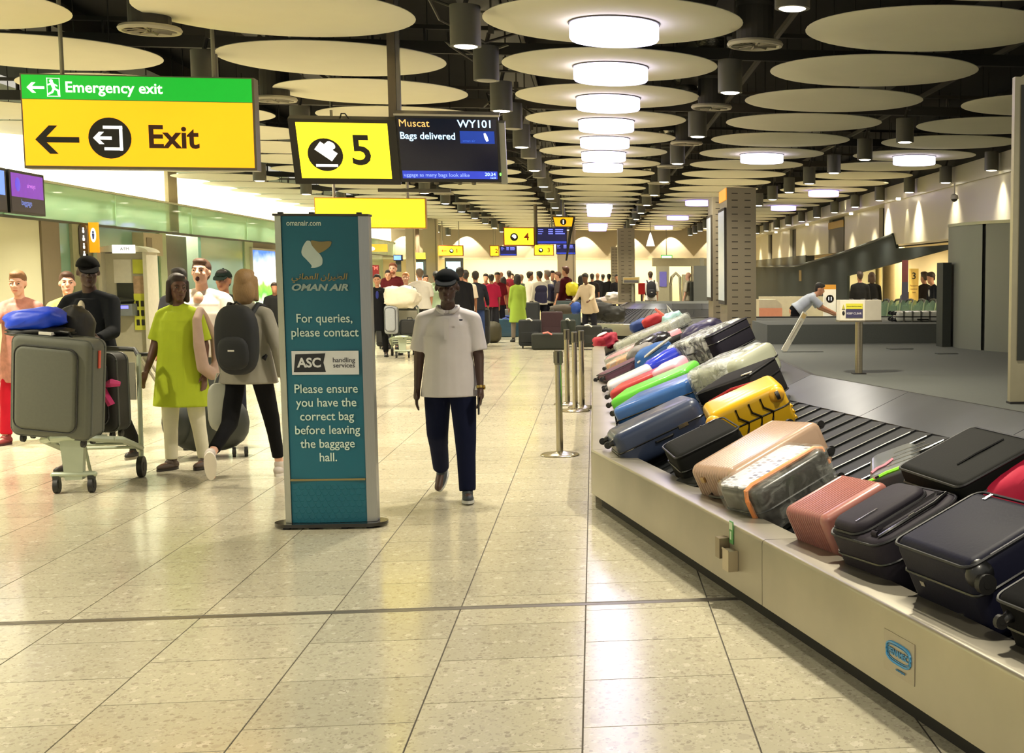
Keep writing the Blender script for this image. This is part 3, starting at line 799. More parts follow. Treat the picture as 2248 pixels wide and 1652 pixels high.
zc = H_ * .868; x0 = .195
k = MB(); k.bb(x0, x0 + .10, -.006, -.004, zc - .075, zc - .07).bb(x0, x0 + .10, -.006, -.004, zc + .07, zc + .075).bb(x0, x0 + .005, -.006, -.004, zc - .075, zc + .075).bb(x0 + .095, x0 + .10, -.006, -.004, zc - .075, zc + .075)
disc(k, x0 + .035, zc + .05, .014, -.008, -.004, 14)
k.cap((x0 + .042, -.006, zc + .03), (x0 + .055, -.006, zc - .01), .014, .012, n=8)
k.cap((x0 + .055, -.006, zc - .01), (x0 + .085, -.006, zc - .025), .009, .008, n=6).cap((x0 + .085, -.006, zc - .025), (x0 + .09, -.006, zc - .06), .008, .007, n=6)
k.cap((x0 + .055, -.006, zc - .01), (x0 + .04, -.006, zc - .04), .009, .008, n=6).cap((x0 + .04, -.006, zc - .04), (x0 + .012, -.006, zc - .055), .008, .007, n=6)
k.cap((x0 + .04, -.006, zc + .032), (x0 + .012, -.006, zc + .02), .007, .006, n=6).cap((x0 + .045, -.006, zc + .03), (x0 + .078, -.006, zc + .012), .007, .006, n=6)
k.build('running_figure', wht, xs)
for px in (136, 469):
    x = aY(px, 150, Y + .07).x - a.x; MB().cyl((x, .07, H_), (x, .07, 2.2), .017, n=10).build('hanging_rod', mat('rod', (150, 146, 126), .5, .2), xs)
    area = None

# ---- number 5 sign and monitor, both tipped down
def tipped(name, label, cat, xa, zb_, Y, tilt, w_, h_):
    o = thing(name, label, cat, (xa, Y, zb_)); o.rotation_euler = (tilt, 0, 0); return o
a = aY(646, 400, 12.1); r = aY(868, 404, 12.1)
TI = -.42
# top leans towards the viewer
s5 = thing('reclaim_number_sign', 'yellow number 5 sign in black frame beside the monitor', 'sign', (a.x, 12.15, a.z)); s5.rotation_euler = (.42, 0, 0)
W5 = aY(852, 400, 12.1).x - a.x + .10; H5 = .565
MB().bb(-.0, W5, 0, .09, -.01, H5).build('sign_casing', blk, s5, sharp=.3)
MB().bb(.06, W5 - .07, -.004, 0, .045, H5 - .03).build('yellow_panel', sgY, s5)
k = MB(); disc(k, .275, .255, .145, -.008, -.004); k.build('roundel', ink, s5)
Mb = Matrix.Translation((.283, 0, .285)) @ Matrix.Rotation(.66, 4, 'Y')
k = MB(); k.bb(-.085, .085, -.012, -.008, -.042, .045, Mb).bb(-.045, -.025, -.012, -.008, .045, .06, Mb)
k.bb(-.035, .035, -.012, -.008, .062, .075, Mb).bb(-.035, -.02, -.012, -.008, .04, .07, Mb).bb(.02, .035, -.012, -.008, .04, .07, Mb); k.ell((.0, -.010, .07), (.042, .002, .03), Mb)
k.bb(.19, .37, -.012, -.008, .15, .172); k.build('bag_pictogram', wht, s5)
text(s5, '5', .37, (.575, -.005, .285), ink, bold=.006)
for x in (.02, W5 - .06): MB().box((x, .1, H5 * .5), (.05, .06, H5 * .9)).build('bracket', blk, s5)
MB().tube([(.42, .03, H5), (.44, .0, H5 + .05), (.47, 0, H5 + .05), (.49, .03, H5)], .006, 6).build('cable_loop', blk, s5)
mp0 = aY(882, 396, 12.1)
mn = thing('flight_monitor', 'black monitor reading Muscat WY101 Bags delivered, on pole', 'monitor', (mp0.x - .02, 12.15, mp0.z + .01)); mn.rotation_euler = (.42, 0, 0)
Wm = aY(1092, 392, 12.1).x - mp0.x + .05; Hm = .57
MB().bb(0, Wm, 0, .07, -.02, Hm).build('monitor_case', mat('mon_black', (22, 20, 22), .3), mn, sharp=.3)
MB().bb(-.01, Wm + .01, .0, .09, Hm, Hm + .018).build('case_top', mat('case_silver', (190, 184, 168), .35, .7), mn)
MB().bb(Wm, Wm + .05, .02, .09, -.04, Hm * .9).build('side_cover', mat('case_silver2', (150, 150, 140), .3, .8), mn)
MB().bb(.02, Wm - .02, -.003, 0, .0, Hm - .02).build('screen', mat('screen_dark', (16, 18, 38), .15, emit=.35), mn)
MB().bb(.025, Wm - .03, -.005, -.003, .015, .085).build('ticker_bar', mat('screen_blue', (44, 62, 190), .3, emit=.8), mn)
MB().bb(Wm - .33, Wm - .04, -.005, -.003, .335, .445).build('airline_tile', mat('tile_blue', (20, 62, 170), .3, emit=.6), mn)
cyan = mat('screen_cyan', (190, 228, 255), .3, emit=1.5); org = mat('screen_orange', (236, 190, 110), .3, emit=1.0)
text(mn, 'Muscat', .090, (.025, -.006, .505), org, align='LEFT')
text(mn, 'WY101', .094, (Wm - .05, -.006, .505), cyan, align='RIGHT', bold=.001)
text(mn, 'Bags delivered', .086, (.028, -.006, .395), cyan, align='LEFT', bold=.001, sx=.93)
text(mn, 'uggage as many bags look alike', .045, (.035, -.007, .048), mat('screen_pale', (150, 176, 240), .3, emit=.9), align='LEFT')
text(mn, '20:34', .042, (Wm - .045, -.007, .058), cyan, align='RIGHT'); text(mn, '16:34', .022, (Wm - .045, -.007, .026), cyan, align='RIGHT')
text(mn, 'oman air', .03, (Wm - .31, -.007, .36), mat('tile_ink', (60, 110, 210), .3, emit=.7), align='LEFT')
k = MB(); k.prism([(Wm - .13, .425), (Wm - .115, .43), (Wm - .10, .40), (Wm - .09, .36), (Wm - .11, .355), (Wm - .125, .39)], -.008, -.005, axis='y'); k.build('airline_emblem', wht, mn)
MB().ell((Wm - .005, -.005, .06), (.008, .004, .014)).build('power_light', mat('led', (120, 255, 90), .3, emit=2), mn)
for x in (.1, .3, .5, .62): MB().cyl((x, .04, -.05), (x, .04, -.02), .02, n=8).build('fixing', frm, mn)
pp = aY(862, 230, 12.3)
po_ = thing('sign_pole', 'steel twin pole hanging from ceiling above the number 5 sign', 'pole', (pp.x, 12.35, 2.42))
MB().bb(-.04, .028, -.03, .05, .0, 2.2).build('pole', mat('pole_steel', (124, 112, 92), .35, .6), po_)
MB().bb(.030, .062, -.02, .04, .2, 2.2).build('pole', mat('pole_steel2', (138, 132, 126), .3, .7), po_)
MB().bb(-.06, .07, -.06, .0, .02, .48).build('clamp', blk, po_)
MB().box((.16, 0, -.06), (.62, .05, .03)).build('cross_arm', frm, po_)

# ---- plain yellow sign behind the banner stand
a, b_ = aY(694, 498, 17), aY(932, 437, 17)
yl = thing('enquiries_sign', 'wide overexposed yellow sign hanging behind the teal banner stand', 'sign', (a.x, 17, a.z))
wy, hy = b_.x - a.x, b_.z - a.z
MB().bb(-.012, wy + .012, 0, .12, -.012, hy + .012).build('sign_casing', mat('frame_amber', (196, 140, 40), .4), yl)
MB().bb(0, wy, -.004, 0, 0, hy).build('yellow_panel', sgY, yl)
text(yl, 'enquiries', .10, (wy * .62, -.005, .07), mat('faint_yellow', (240, 214, 60), .4, emit=1.2))
for px in (731, 893):
    x = aY(px, 430, 17).x - a.x; MB().cyl((x, .06, hy), (x, .06, 2.2), .018, n=8).build('hanging_rod', polem, yl)

# ---- far reclaim signs
def far_sign(label, num, px0, px1, py0, py1, Y, mon=None, arrow_=False, pole=True):
    a, b_ = aY(px0, py1, Y), aY(px1, py0, Y); w_, h_ = b_.x - a.x, b_.z - a.z
    o = thing('reclaim_number_sign', label, 'sign', (a.x, Y, a.z))
    MB().bb(-.03, w_ + .03, 0, .1, -.03, h_ + .03).build('sign_casing', mat('frame_red', (150, 60, 20), .5), o)
    MB().bb(0, w_, -.005, 0, 0, h_).build('yellow_panel', sgY, o)
    text(o, num, h_ * .62, (w_ * .76, -.006, h_ * .47), mat('num_red', (176, 44, 10), .4), bold=.006)
    if num != '2':
        cx = w_ * (.53 if arrow_ else .33); disc(MB(), cx, h_ * .47, h_ * .24, -.01, -.005, 20).build('roundel', ink, o)
        Mq = Matrix.Translation((cx, 0, h_ * .5)) @ Matrix.Rotation(.66, 4, 'Y'); q = h_ * .13
        MB().bb(-q, q, -.014, -.01, -q * .6, q * .6, Mq).bb(-q * .5, q * .5, -.014, -.01, q * .5, q, Mq).build('bag_pictogram', wht, o)
    if arrow_: k = MB(); arrow(k, w_ * .1, w_ * .33, h_ * .48, h_ * .16, h_ * .07, -.01, -.005); k.build('arrow', mat('num_red', (176, 44, 10), .4), o)
    if not pole:
        for x in (.12, w_ - .12): MB().cyl((x, .05, h_), (x, .05, 4.6 - a.z), .015, n=6).build('hanging_rod', polem, o)
    if pole: MB().cyl((w_ + .06, .05, 0), (w_ + .06, .05, 4.4 - a.z), .05, n=8).build('hanging_pole', mat('pole_taupe', (110, 98, 82), .4, .4), o)
    return o
def far_monitor(label, px0, px1, py0, py1, Y, blue=False):
    a, b_ = aY(px0, py1, Y), aY(px1, py0, Y); w_, h_ = b_.x - a.x, b_.z - a.z
    o = thing('flight_monitor', label, 'monitor', (a.x, Y, a.z))
    MB().bb(-.02, w_ + .02, 0, .1, -.02, h_ + .02).build('monitor_case', mat('mon_black', (22, 20, 22), .3), o)
    MB().cyl((w_ * .5, .05, h_), (w_ * .5, .05, 4.6 - a.z), .02, n=6).build('hanging_rod', polem, o)
    MB().bb(0, w_, -.004, 0, 0, h_).build('screen', mat('screen_navy', (26, 28, 80), .2, emit=.5), o)
    MB().bb(0, w_, -.006, -.004, 0, h_ * .14).build('ticker_bar', mat('screen_blue', (44, 62, 190), .3, emit=.8), o)
    k = MB(); rr = random.Random(int(px0)); c = mat('screen_violet', (120, 130, 255), .3, emit=1.2)
    for i in range(3): k.bb(w_ * .38, w_ * .54, -.007, -.004, h_ * (.86 - .13 * i), h_ * (.93 - .13 * i)).bb(w_ * .62, w_ * rr.uniform(.86, .95), -.007, -.004, h_ * (.86 - .13 * i), h_ * (.93 - .13 * i)).bb(w_ * .03, w_ * rr.uniform(.15, .28), -.007, -.004, h_ * (.86 - .13 * i), h_ * (.9 - .13 * i))
    k.build('text_rows', c, o); return o
far_sign('hanging yellow number 4 sign in the middle distance', '4', 1108, 1171, 501, 537, 38)
far_monitor('flight monitor joined to the number 4 sign', 1180, 1243, 500, 534, 38)
far_sign('yellow number 3 sign in the distance below the number 4 monitor', '3', 1174, 1214, 538, 559, 52, pole=False)
far_sign('yellow number 1 sign with left arrow in the distance', '1', 964, 1015, 540, 560, 50, arrow_=True, pole=False)
far_sign('small yellow number 2 sign, partly cut, left of its monitor', '2', 1077, 1094, 540, 561, 55, pole=False)
far_monitor('small flight monitor beside the number 2 sign', 1099, 1133, 541, 560, 55)
far_monitor('bluish flight monitor right of the number 3 sign', 1222, 1262, 536, 557, 52)
# information sign: yellow lantern
a = aY(1215, 498, 37.2); it = thing('information_sign', 'flared yellow information sign with letter i above number 4 monitor', 'sign', (a.x + .01, 37.0, a.z))
MB().prism([(.03, 0), (.50, 0), (.55, .27), (-.03, .27)], -.01, .5, axis='y').build('sign_casing', mat('sign_black', (34, 30, 24), .45), it)
MB().prism([(.05, .01), (.48, .01), (.525, .25), (-.005, .25)], -.016, -.01, axis='y').build('amber_panel', sgy, it)
k = MB(); disc(k, .26, .13, .085, -.02, -.016, 20); k.build('roundel', ink, it); text(it, 'i', .15, (.26, -.021, .125), wht, bold=.008)
MB().cyl((.26, .2, .27), (.26, .2, 4.7 - it.location.z), .03, n=8).build('hanging_rod', polem, it)
MB().prism([(.50, .02), (.58, .27), (.56, .27), (.34, -.9), (.30, -.9), (.42, 0)], .0, .4, axis='y').build('tapered_stem', mat('dark_stem', (40, 38, 30), .5), it)
# green exit light at back right
a = aY(1451, 569, 56); g = thing('emergency_light', 'small glowing green exit light over the scanner', 'sign', (a.x, 56, a.z))
MB().bb(0, .47, 0, .08, 0, .18).build('light_casing', sgg, g); MB().cyl((.23, .04, .18), (.23, .04, 4.7 - a.z), .015, n=6).build('hanging_rod', polem, g); MB().bb(.03, .44, -.01, 0, .03, .15).build('light_panel', mat('pale_green_glow', (220, 255, 205), .4, emit=1.6), g)
a = aY(1428, 540, 50); MBo = thing('hanging_lantern', 'tiny white hanging lamp near the far right ceiling', 'lamp', a); MB().lathe([(.16, 0), (.08, .3), (.03, .45), (.01, .5)], 12).build('lamp_shade', wht, MBo); MB().cyl((0, 0, .5), (0, 0, 2.0), .01, n=5).build('cable', dark, MBo)

# orange sign stub and ATM sign beyond the stand, small monitor
a, b_ = aY(812, 552, 30), aY(847, 538, 30)
o = thing('amber_wall_sign', 'amber sign with white oval above the cash machine sign', 'sign', (a.x, 30, a.z)); MB().bb(-.1, .36, 0, .08, 0, .16).build('sign_casing', mat('amber_dim', (240, 160, 50), .4, emit=.6), o); MB().ell((.02, -.01, .06), (.09, .01, .045)).build('oval_mark', wht, o)
a = aY(806, 602, 30); o = thing('atm_sign', 'dark red ATM sign at left beyond the banner stand', 'sign', (a.x, 30, a.z)); MB().bb(0, .24, 0, .08, -.08, .20).build('sign_casing', mat('atm_red', (120, 22, 26), .5), o); text(o, 'ATM', .11, (.115, -.002, .13), mat('atm_ink', (226, 120, 110), .5, emit=.3), bold=.002)
a = aY(864, 572, 38); o = thing('wall_monitor', 'small blue-lit monitor fixed high beyond the glass wall end', 'monitor', (a.x, 38, a.z)); MB().bb(0, .24, 0, .1, 0, .16).build('monitor_case', mat('mon_black', (22, 20, 22), .3), o); MB().bb(.01, .2, -.01, 0, .02, .14).build('screen', mat('blue_glow', (90, 130, 250), .3, emit=1.4), o); MB().bb(.05, .19, .02, .08, -.3, 0).build('bracket', slate_d, o)
for px0, px1, py0, py1, lab in ((908, 934, 568, 640, 'amber-topped lit screen left of the broad column'), (978, 1016, 566, 640, 'dark-framed lit screen behind the capped man')):
    a, b_ = aY(px0, py1, 46), aY(px1, py0, 46); o = thing('standing_screen', lab, 'screen', (a.x, 46, 0)); w_, h_ = b_.x - a.x, b_.z
    MB().bb(0, w_, 0, .2, 0, h_).build('screen_casing', slate_d, o); MB().bb(.05, w_ - .08, -.01, 0, a.z + .05, h_ - .12).build('lit_screen', mat('sky_screen', (190, 236, 250), .3, emit=1.6), o)
    if px0 < 950: MB().bb(0, w_, -.02, 0, h_, h_ + .2).build('amber_header', sgY, o)

# wall monitors at the far left
a = aX(0, 470, XL + .15); b_ = aX(76, 475, XL + .15)
for q, (y0, y1, lab, c) in enumerate(((18.6, 19.65 + 1.1, 'flight monitor with pale blue image, cut by the left margin', (110, 150, 250)), (20.85, 22.1, 'flight monitor with violet image on the left wall', (112, 50, 170)))):
    o = thing('wall_monitor', lab, 'monitor', (XL + .14, y0, 2.52))
    MB().bb(-.1, 0, 0, y1 - y0, 0, .62).build('monitor_case', mat('mon_black', (22, 20, 22), .3), o)
    MB().bb(0, .004, .06, y1 - y0 - .06, .24, .58).build('picture_area', mat('mon_%d' % q, c, .3, emit=.9), o)
    MB().bb(0, .003, .04, y1 - y0 - .04, .03, .24).build('screen', mat('mon_dark', (44, 40, 52), .3, emit=.2), o)
    rt = Matrix.Rotation(PI / 2, 4, 'Z')
    text(o, 'baggage', .12, (.006, (y1 - y0) * .45, .165), mat('mon_txt', (120, 140, 230), .3, emit=.6), R=rt)
    if q: MB().ell((.004, .28, .42), (.004, .09, .1)).build('round_emblem', mat('emb_blue', (90, 70, 220), .3, emit=.8), o); text(o, 'airways', .1, (.006, .75, .42), mat('emb_l', (190, 120, 220), .3, emit=.8), R=rt)

# blade sign with pictograms
a = aX(193, 520, XL + .25)
bs = thing('washroom_sign', 'orange blade sign with white oval projecting from left wall', 'sign', (XL + .05, 24.1, 1.93))
MB().bb(0, .145, 0, .06, .08, .58).build('sign_casing', mat('blade_orange', (250, 166, 28), .4, emit=.8), bs); MB().ell((.072, -.004, .37), (.045, .006, .12)).build('oval', wht, bs)
MB().ell((.072, -.008, .42), (.016, .006, .02)).cap((.072, -.008, .38), (.072, -.008, .31), .02, .012, n=8).build('figure', mat('fig_blue', (60, 80, 180), .4), bs)
bs2 = thing('pictogram_strip', 'dark rounded strip of white pictograms on the grey-green post', 'sign', (XL + .045, 23.84, 1.9))
MB().bb(0, .01, -.18, .18, .07, .5).ell((.005, 0, .07), (.005, .18, .07)).ell((.005, 0, .5), (.005, .18, .07)).build('strip', mat('strip_dark', (34, 34, 24), .5), bs2)
k = MB()
for i in range(4): k.ell((.013, 0, .115 + .13 * i), (.006, .035, .016)).ell((.013, 0, .065 + .13 * i), (.006, .05 - .01 * (i % 2), .03), pw=.7)
k.build('pictograms', wht, bs2)

# ---------------------------------------------------------------- cash machine / kiosk
kq = thing('service_kiosk', 'white service kiosk with yellow posters beside the left wall', 'kiosk', (-7.88, 24.2, 0))
kw = mat('kiosk_white', (196, 192, 172), .4); kyl = mat('poster_yellow', (206, 210, 70), .5)
MB().bb(-.39, -.33, 0, .6, 0, 2.05).bb(.33, .39, 0, .6, 0, 2.05).build('frame_post', kw, kq); MB().bb(-.33, .33, .2, .6, 0, 2.0).build('cabinet', mat('kiosk_body', (176, 172, 150), .5), kq)
k = MB(); k.prism([(.44 * math.cos(PI * i / 12) * -1, 2.02 + .12 * math.sin(PI * i / 12)) for i in range(13)], -.05, .6, axis='y'); k.build('arched_canopy', kw, kq)
MB().bb(-.12, .24, -.08, -.05, 2.0, 2.14).build('name_board', wht, kq); text(kq, 'ATM', .07, (.08, -.085, 2.07), ink)
MB().bb(-.2, .08, .19, .2, 1.5, 1.9).build('notice', mat('notice_white', (226, 222, 206), .5), kq); MB().bb(-.16, .1, .18, .2, 1.18, 1.5).build('dark_screen', slate_d, kq)
MB().bb(.11, .32, .18, .2, 1.66, 1.9).build('poster', kyl, kq); MB().bb(.11, .32, .18, .2, 1.32, 1.62).build('poster', mat('poster_photo', (180, 150, 120), .5, var=.4, scale=20), kq)
MB().bb(.11, .34, .16, .2, .7, 1.32).build('poster', kyl, kq); k = MB()
for i in range(6): k.bb(.14 + .08 * (i % 2), .19 + .08 * (i % 2), .155, .16, .78 + .16 * (i // 2), .88 + .16 * (i // 2))
k.build('poster_print', ink, kq)
MB().prism([(-.3, .95), (.16, .95), (.16, 1.15), (-.3, 1.15)], -.1, .2, axis='y').build('keypad_shelf', mat('shelf_grey', (110, 116, 122), .4), kq); MB().bb(-.02, .1, -.105, -.1, 1.07, 1.12).build('lit_slot', mat('slot_blue', (110, 110, 255), .3, emit=2), kq)
MB().ell((-.08, .1, 1.2), (.22, .2, .06)).build('hood', slate_d, kq)
kq2 = thing('wall_cabinet', 'small beige cabinet unit hanging on green glass behind the kiosk', 'cabinet', (XL + .1, 26.9, 2.0)); MB().bb(-.1, .1, -.5, .6, 0, .42).build('cabinet_body', mat('beige_cab', (176, 164, 134), .5), kq2); MB().bb(.1, .11, -.35, -.05, .05, .33).build('vent_panel', mat('cab_dark', (120, 108, 84), .5), kq2)

# ================================================================ TEAL BANNER STAND
st = thing('banner_stand', 'tall teal banner stand lettered OMAN AIR on black base', 'banner stand', (-1.695, 8.90, 0)); st.rotation_euler = (0, 0, -.045)
teal = mat('banner_teal', (0, 96, 116), .38, var=.03); silver = mat('banner_silver', (168, 170, 168), .3, .75, stretch=(40, 1, 1)); pale = mat('banner_pale', (206, 226, 214), .5, emit=.0)
SH = 2.0
def stad(a, b, n=16): return [(a * math.copysign(1, math.cos(t)) + b * math.cos(t), b * math.sin(t)) for t in [PI / 2 - PI * i / n for i in range(n + 1)]] + [(-a + b * math.cos(t), b * math.sin(t)) for t in [-PI / 2 - PI * i / n for i in range(n + 1)]]
def stadium(a, b, n=14):
    return [(a + b * math.cos(-PI / 2 + PI * i / n), b * math.sin(-PI / 2 + PI * i / n)) for i in range(n + 1)] + [(-a + b * math.cos(PI / 2 + PI * i / n), b * math.sin(PI / 2 + PI * i / n)) for i in range(n + 1)]
MB().prism(stadium(.235, .12), .012, .034).build('base_plate', mat('base_black', (24, 22, 20), .22, coat=.5), st, sharp=.4)
k = MB()
for x in (-.26, -.1, .1, .26): k.bb(x - .02, x + .02, -.10, -.07, 0, .012).bb(x - .02, x + .02, .07, .10, 0, .012)
k.build('rubber_foot', kick_m, st)
# body: slightly bowed front, flat aluminium side extrusions
pr = [(-.235, -.05)] + [(-.235 + .47 * i / 12, -.05 - .018 * math.sin(PI * i / 12)) for i in range(1, 12)] + [(.235, -.05), (.235, .05), (-.235, .05)]
MB().prism(pr, .036, SH - .02).build('banner_body', teal, st, sharp=.3)
MB().prism([(-.277, -.045), (-.236, -.06), (-.236, .06), (-.277, .045)], .036, SH - .005).prism([(.236, -.06), (.295, -.035), (.295, .045), (.236, .06)], .036, SH - .005).build('side_extrusion', silver, st, sharp=.3)
MB().bb(-.285, .298, -.065, .065, SH - .018, SH - .004).build('top_cap', mat('cap_brown', (64, 58, 44), .5), st)
for x in (-.24, -.05, .24): MB().box((x, -.04, SH), (.03, .03, .012)).build('cap_clip', ink, st)
def yf(x): return -.0515 - .018 * math.sin(PI * (x + .235) / .47)
def zt(py): return SH * (1148 - py) / (1148 - 470)
def stext(body, size, x, py, m, **kw):
    return text(st, body, size, (x, yf(.0) - .0015, zt(py)), m, **kw)
stext('omanair.com', .047, -.2, 492, pale, align='LEFT', bold=.0006, sx=.86)
grey = mat('banner_grey', (150, 170, 164), .5); gold = mat('banner_gold', (136, 122, 74), .45); gold2 = mat('banner_gold2', (92, 116, 92), .5)
Z = zt
def P2(px, py): return ((px - 707) / 340., zt(py))
def ppoly(pts, m, name, dy=-.0022):
    for _ in range(2): pts = [q for i in range(len(pts)) for a, b in ((pts[i], pts[(i + 1) % len(pts)]),) for q in ((a[0] * .8 + b[0] * .2, a[1] * .8 + b[1] * .2), (a[0] * .2 + b[0] * .8, a[1] * .2 + b[1] * .8))]
    return MB().prism([P2(*q) for q in pts][::-1], yf(0) + dy, yf(0) + dy + .0015, axis='y').build(name, m, st)
# swoosh emblem: white blade and gold flag
ppoly([(680, 528), (672, 540), (668, 552), (670, 560), (678, 568), (690, 582), (686, 586), (697, 586), (711, 580), (712, 566), (706, 556), (698, 548), (690, 538), (688, 529)], mat('emblem_white', (190, 206, 200), .45), 'emblem_blade')
ppoly([(688, 527), (706, 531), (733, 529), (729, 540), (718, 549), (704, 556), (696, 546), (690, 537)], gold, 'emblem_flag')
arab = ''.join(reversed('\uFE8D\uFEDF\uFEC4\uFEF4\uFEAE\uFE8D\uFEE5 \uFE8D\uFEDF\uFECC\uFEE4\uFE8E\uFEE7\uFEF2'))
stext(arab, .050, -.01, 605, gold, bold=.0012, sx=1.12, shear=.2)
stext('OMAN AIR', .056, -.012, 628, grey, bold=.0022, shear=.25, sx=1.28)
stext('For queries,', .078, .012, 694, pale, bold=.0006, sx=.92)
stext('please contact', .078, .012, 724, pale, bold=.0006, sx=.92)
MB().bb(-.196, .216, yf(0) - .004, yf(0), zt(814), zt(763)).build('white_label', mat('label_white', (214, 216, 216), .45), st)
MB().prism([(-.185, zt(808)), (-.172, zt(770)), (.012, zt(768)), (-.002, zt(788)), (.012, zt(808))], yf(0) - .006, yf(0) - .004, axis='y').build('black_flag', mat('flag_black', (22, 24, 28), .45), st)
text(st, 'ASC', .083, (-.088, yf(0) - .0062, zt(789)), mat('label_white', (214, 216, 216), .45), bold=.0025, sx=.95)
text(st, 'handling', .042, (.055, yf(0) - .0045, zt(783)), mat('lab_grey', (66, 66, 72), .5), align='LEFT', bold=.0006)
text(st, 'services', .042, (.057, yf(0) - .0045, zt(794.5)), mat('lab_grey', (66, 66, 72), .5), align='LEFT', bold=.0006)
for i, l in enumerate(('Please ensure', 'you have the', 'correct bag', 'before leaving', 'the baggage', 'hall.')):
    stext(l, .078, .008, 845 + 29.7 * i, pale, bold=.0006, sx=.92)
MB().bb(-.232, .232, yf(0) - .002, yf(0) + .018, zt(1044), zt(1040)).build('gold_line', gold, st)
k = MB(); q0 = zt(1140)
for i in range(11):
    for j in range(7):
        cx, cz = -.21 + .042 * i + (.021 if j % 2 else 0), q0 + .015 + .038 * j
        if cx > .215: continue
        y_ = yf(cx) - .0005
        k.tube([(cx + .02 * math.cos(PI / 3 * t), y_, cz + .02 * math.sin(PI / 3 * t)) for t in range(6)], .0009, 3, closed=True)
k.build('lattice_pattern', mat('lattice', (26, 118, 132), .4), st)['kind'] = 'stuff'

# ================================================================ STANCHIONS
stp = steel('stanchion_steel', (176, 168, 146), .22)
def stanchion(lab, px, py, h=.95, grp='steel stanchion posts'):
    v = at(px, py); o = thing('stanchion', lab, 'post', (v.x, v.y, 0), group=grp)
    MB().lathe([(.17, 0), (.175, .008), (.16, .02), (.06, .034), (.04, .04)], 32).build('base', stp, o)
    MB().lathe([(.031, .03), (.031, h - .09)], 20).build('tube', stp, o)
    MB().lathe([(.036, h - .13), (.036, h - .002), (.03, h)], 20).build('belt_head', mat('head_grey', (112, 108, 92), .35, .6), o)
    k = MB()
    for a in range(4): k.box((.034 * math.cos(a * PI / 2), .034 * math.sin(a * PI / 2), h - .065), (.014, .014, .1))
    k.build('belt_slot', ink, o)
stanchion('nearest single steel stanchion beside the carousel edge', 1229, 999)
stanchion('stanchion in front of the cluster near the carousel edge', 1263, 902)
stanchion('leftmost stanchion of the cluster', 1246, 888)
stanchion('rightmost stanchion of the cluster, beside carousel edge', 1278, 895)

# ================================================================ SCANNER AREA AND FAR RIGHT
xr = thing('scanner_machine', 'grey arched scanning machine at the far end of hall', 'scanner', aY(1440, 660, 50).xy.to_3d())
sg = mat('scan_grey', (150, 146, 124), .5)
MB().bb(-.1, 3.1, 0, .8, 2.0, 2.3).build('scanner_canopy', mat('canopy', (132, 124, 96), .5), xr); MB().bb(.05, .5, 0, .7, 0, 2.0).build('scanner_cabinet', sg, xr)
MB().tube([(.55, .1, 0), (.55, .1, 1.3), (.6, .1, 1.6), (.75, .1, 1.75), (.9, .1, 1.6), (.95, .1, 0)], .06, 8).build('arch_tube', sg, xr)
MB().bb(1.0, 1.3, 0, .6, 0, 1.7).build('scanner_cabinet', sg, xr); MB().bb(1.35, 2.6, .5, .7, .2, 2.0).build('dark_opening', ink, xr); MB().bb(.14, .4, -.02, 0, 1.25, 1.8).build('notice_sheet', mat('noticeb', (100, 96, 180), .5), xr)
MB().bb(.7, 3, -.5, 0, .35, .5).build('roller_table', mat('roller', (214, 206, 176), .4, .4), xr)
bt = thing('grey_booth', 'grey booth cabinet beside the slotted pylons at the back', 'booth', aY(1523, 660, 42).xy.to_3d())
MB().bb(0, .5, 0, .6, 0, 1.95).build('booth_panel', booth_m, bt); MB().bb(-.1, 0, .1, .5, 0, 1.45).build('dark_panel', slate_d, bt); MB().bb(.22, .34, .1, .3, 1.95, 2.2).build('booth_antenna', sg, bt)
ss = thing('conveyor_sign', 'small sign box on thin post, left of backpacked man', 'sign', aY(1389, 660, 39).xy.to_3d()); 
MB().bb(-.27, .2, 0, .2, 1.42, 1.6).build('sign_box', mat('sbx', (178, 170, 140), .5), ss); MB().bb(-.25, .17, -.005, 0, 1.44, 1.51).build('text_band', mat('sbk', (96, 92, 90), .5), ss); MB().bb(-.25, .17, -.005, 0, 1.53, 1.58).build('text_band', mat('sbo', (190, 160, 90), .5), ss); MB().cyl((0, .1, .85), (0, .1, 1.42), .035, n=8).build('post', sg, ss)
rb = thing('red_bin', 'small bright red box behind the backpacked man', 'box', aY(1409, 660, 41).xy.to_3d()); MB().bb(-.1, .1, 0, .2, 1.08, 1.42).build('box_body', mat('bin_red', (210, 34, 24), .5), rb); MB().cyl((0, .1, 0), (0, .1, 1.08), .03, n=6).build('stand', slate_d, rb)
# right hall fittings
for lab, px0, px1, Y, m, top in (('steel column in the lit side hall, left one', 1922, 1935, 38, 'sc1', 2.7), ('pale round column in the lit side hall', 1938, 1985, 39, 'sc2', 2.7)):
    a, b_ = aY(px0, 600, Y), aY(px1, 600, Y); o = thing('hall_column', lab, 'column', ((a.x + b_.x) / 2, Y, 0)); w_ = (b_.x - a.x) / 2
    MB().lathe([(w_, 0), (w_, top)], 20).build('column_shaft', mat(m, (176, 160, 110) if m == 'sc1' else (206, 186, 140), .3, .5), o)
a = aY(2005, 660, 28); o = thing('desk_sign', 'tall yellow sign with number 3 in the lit side hall', 'sign', (a.x, 28, .8))
MB().bb(-.09, .11, 0, .05, -.8, .98).build('sign_panel', mat('desk_yellow', (214, 176, 84), .5, emit=.25), o); text(o, '3', .2, (.01, -.003, .82), ink, bold=.002)
k = MB()
for i in range(3): disc(k, -.04 + .05 * i, .14 - .05 * (i % 2), .03, -.006, 0, 12)
k.build('pictograms', ink, o)
for i, l in enumerate(('Passport', 'control', 'lane')): text(o, l, .05, (.01, -.003, .62 - .07 * i), mat('desk_ink', (150, 110, 50), .5))
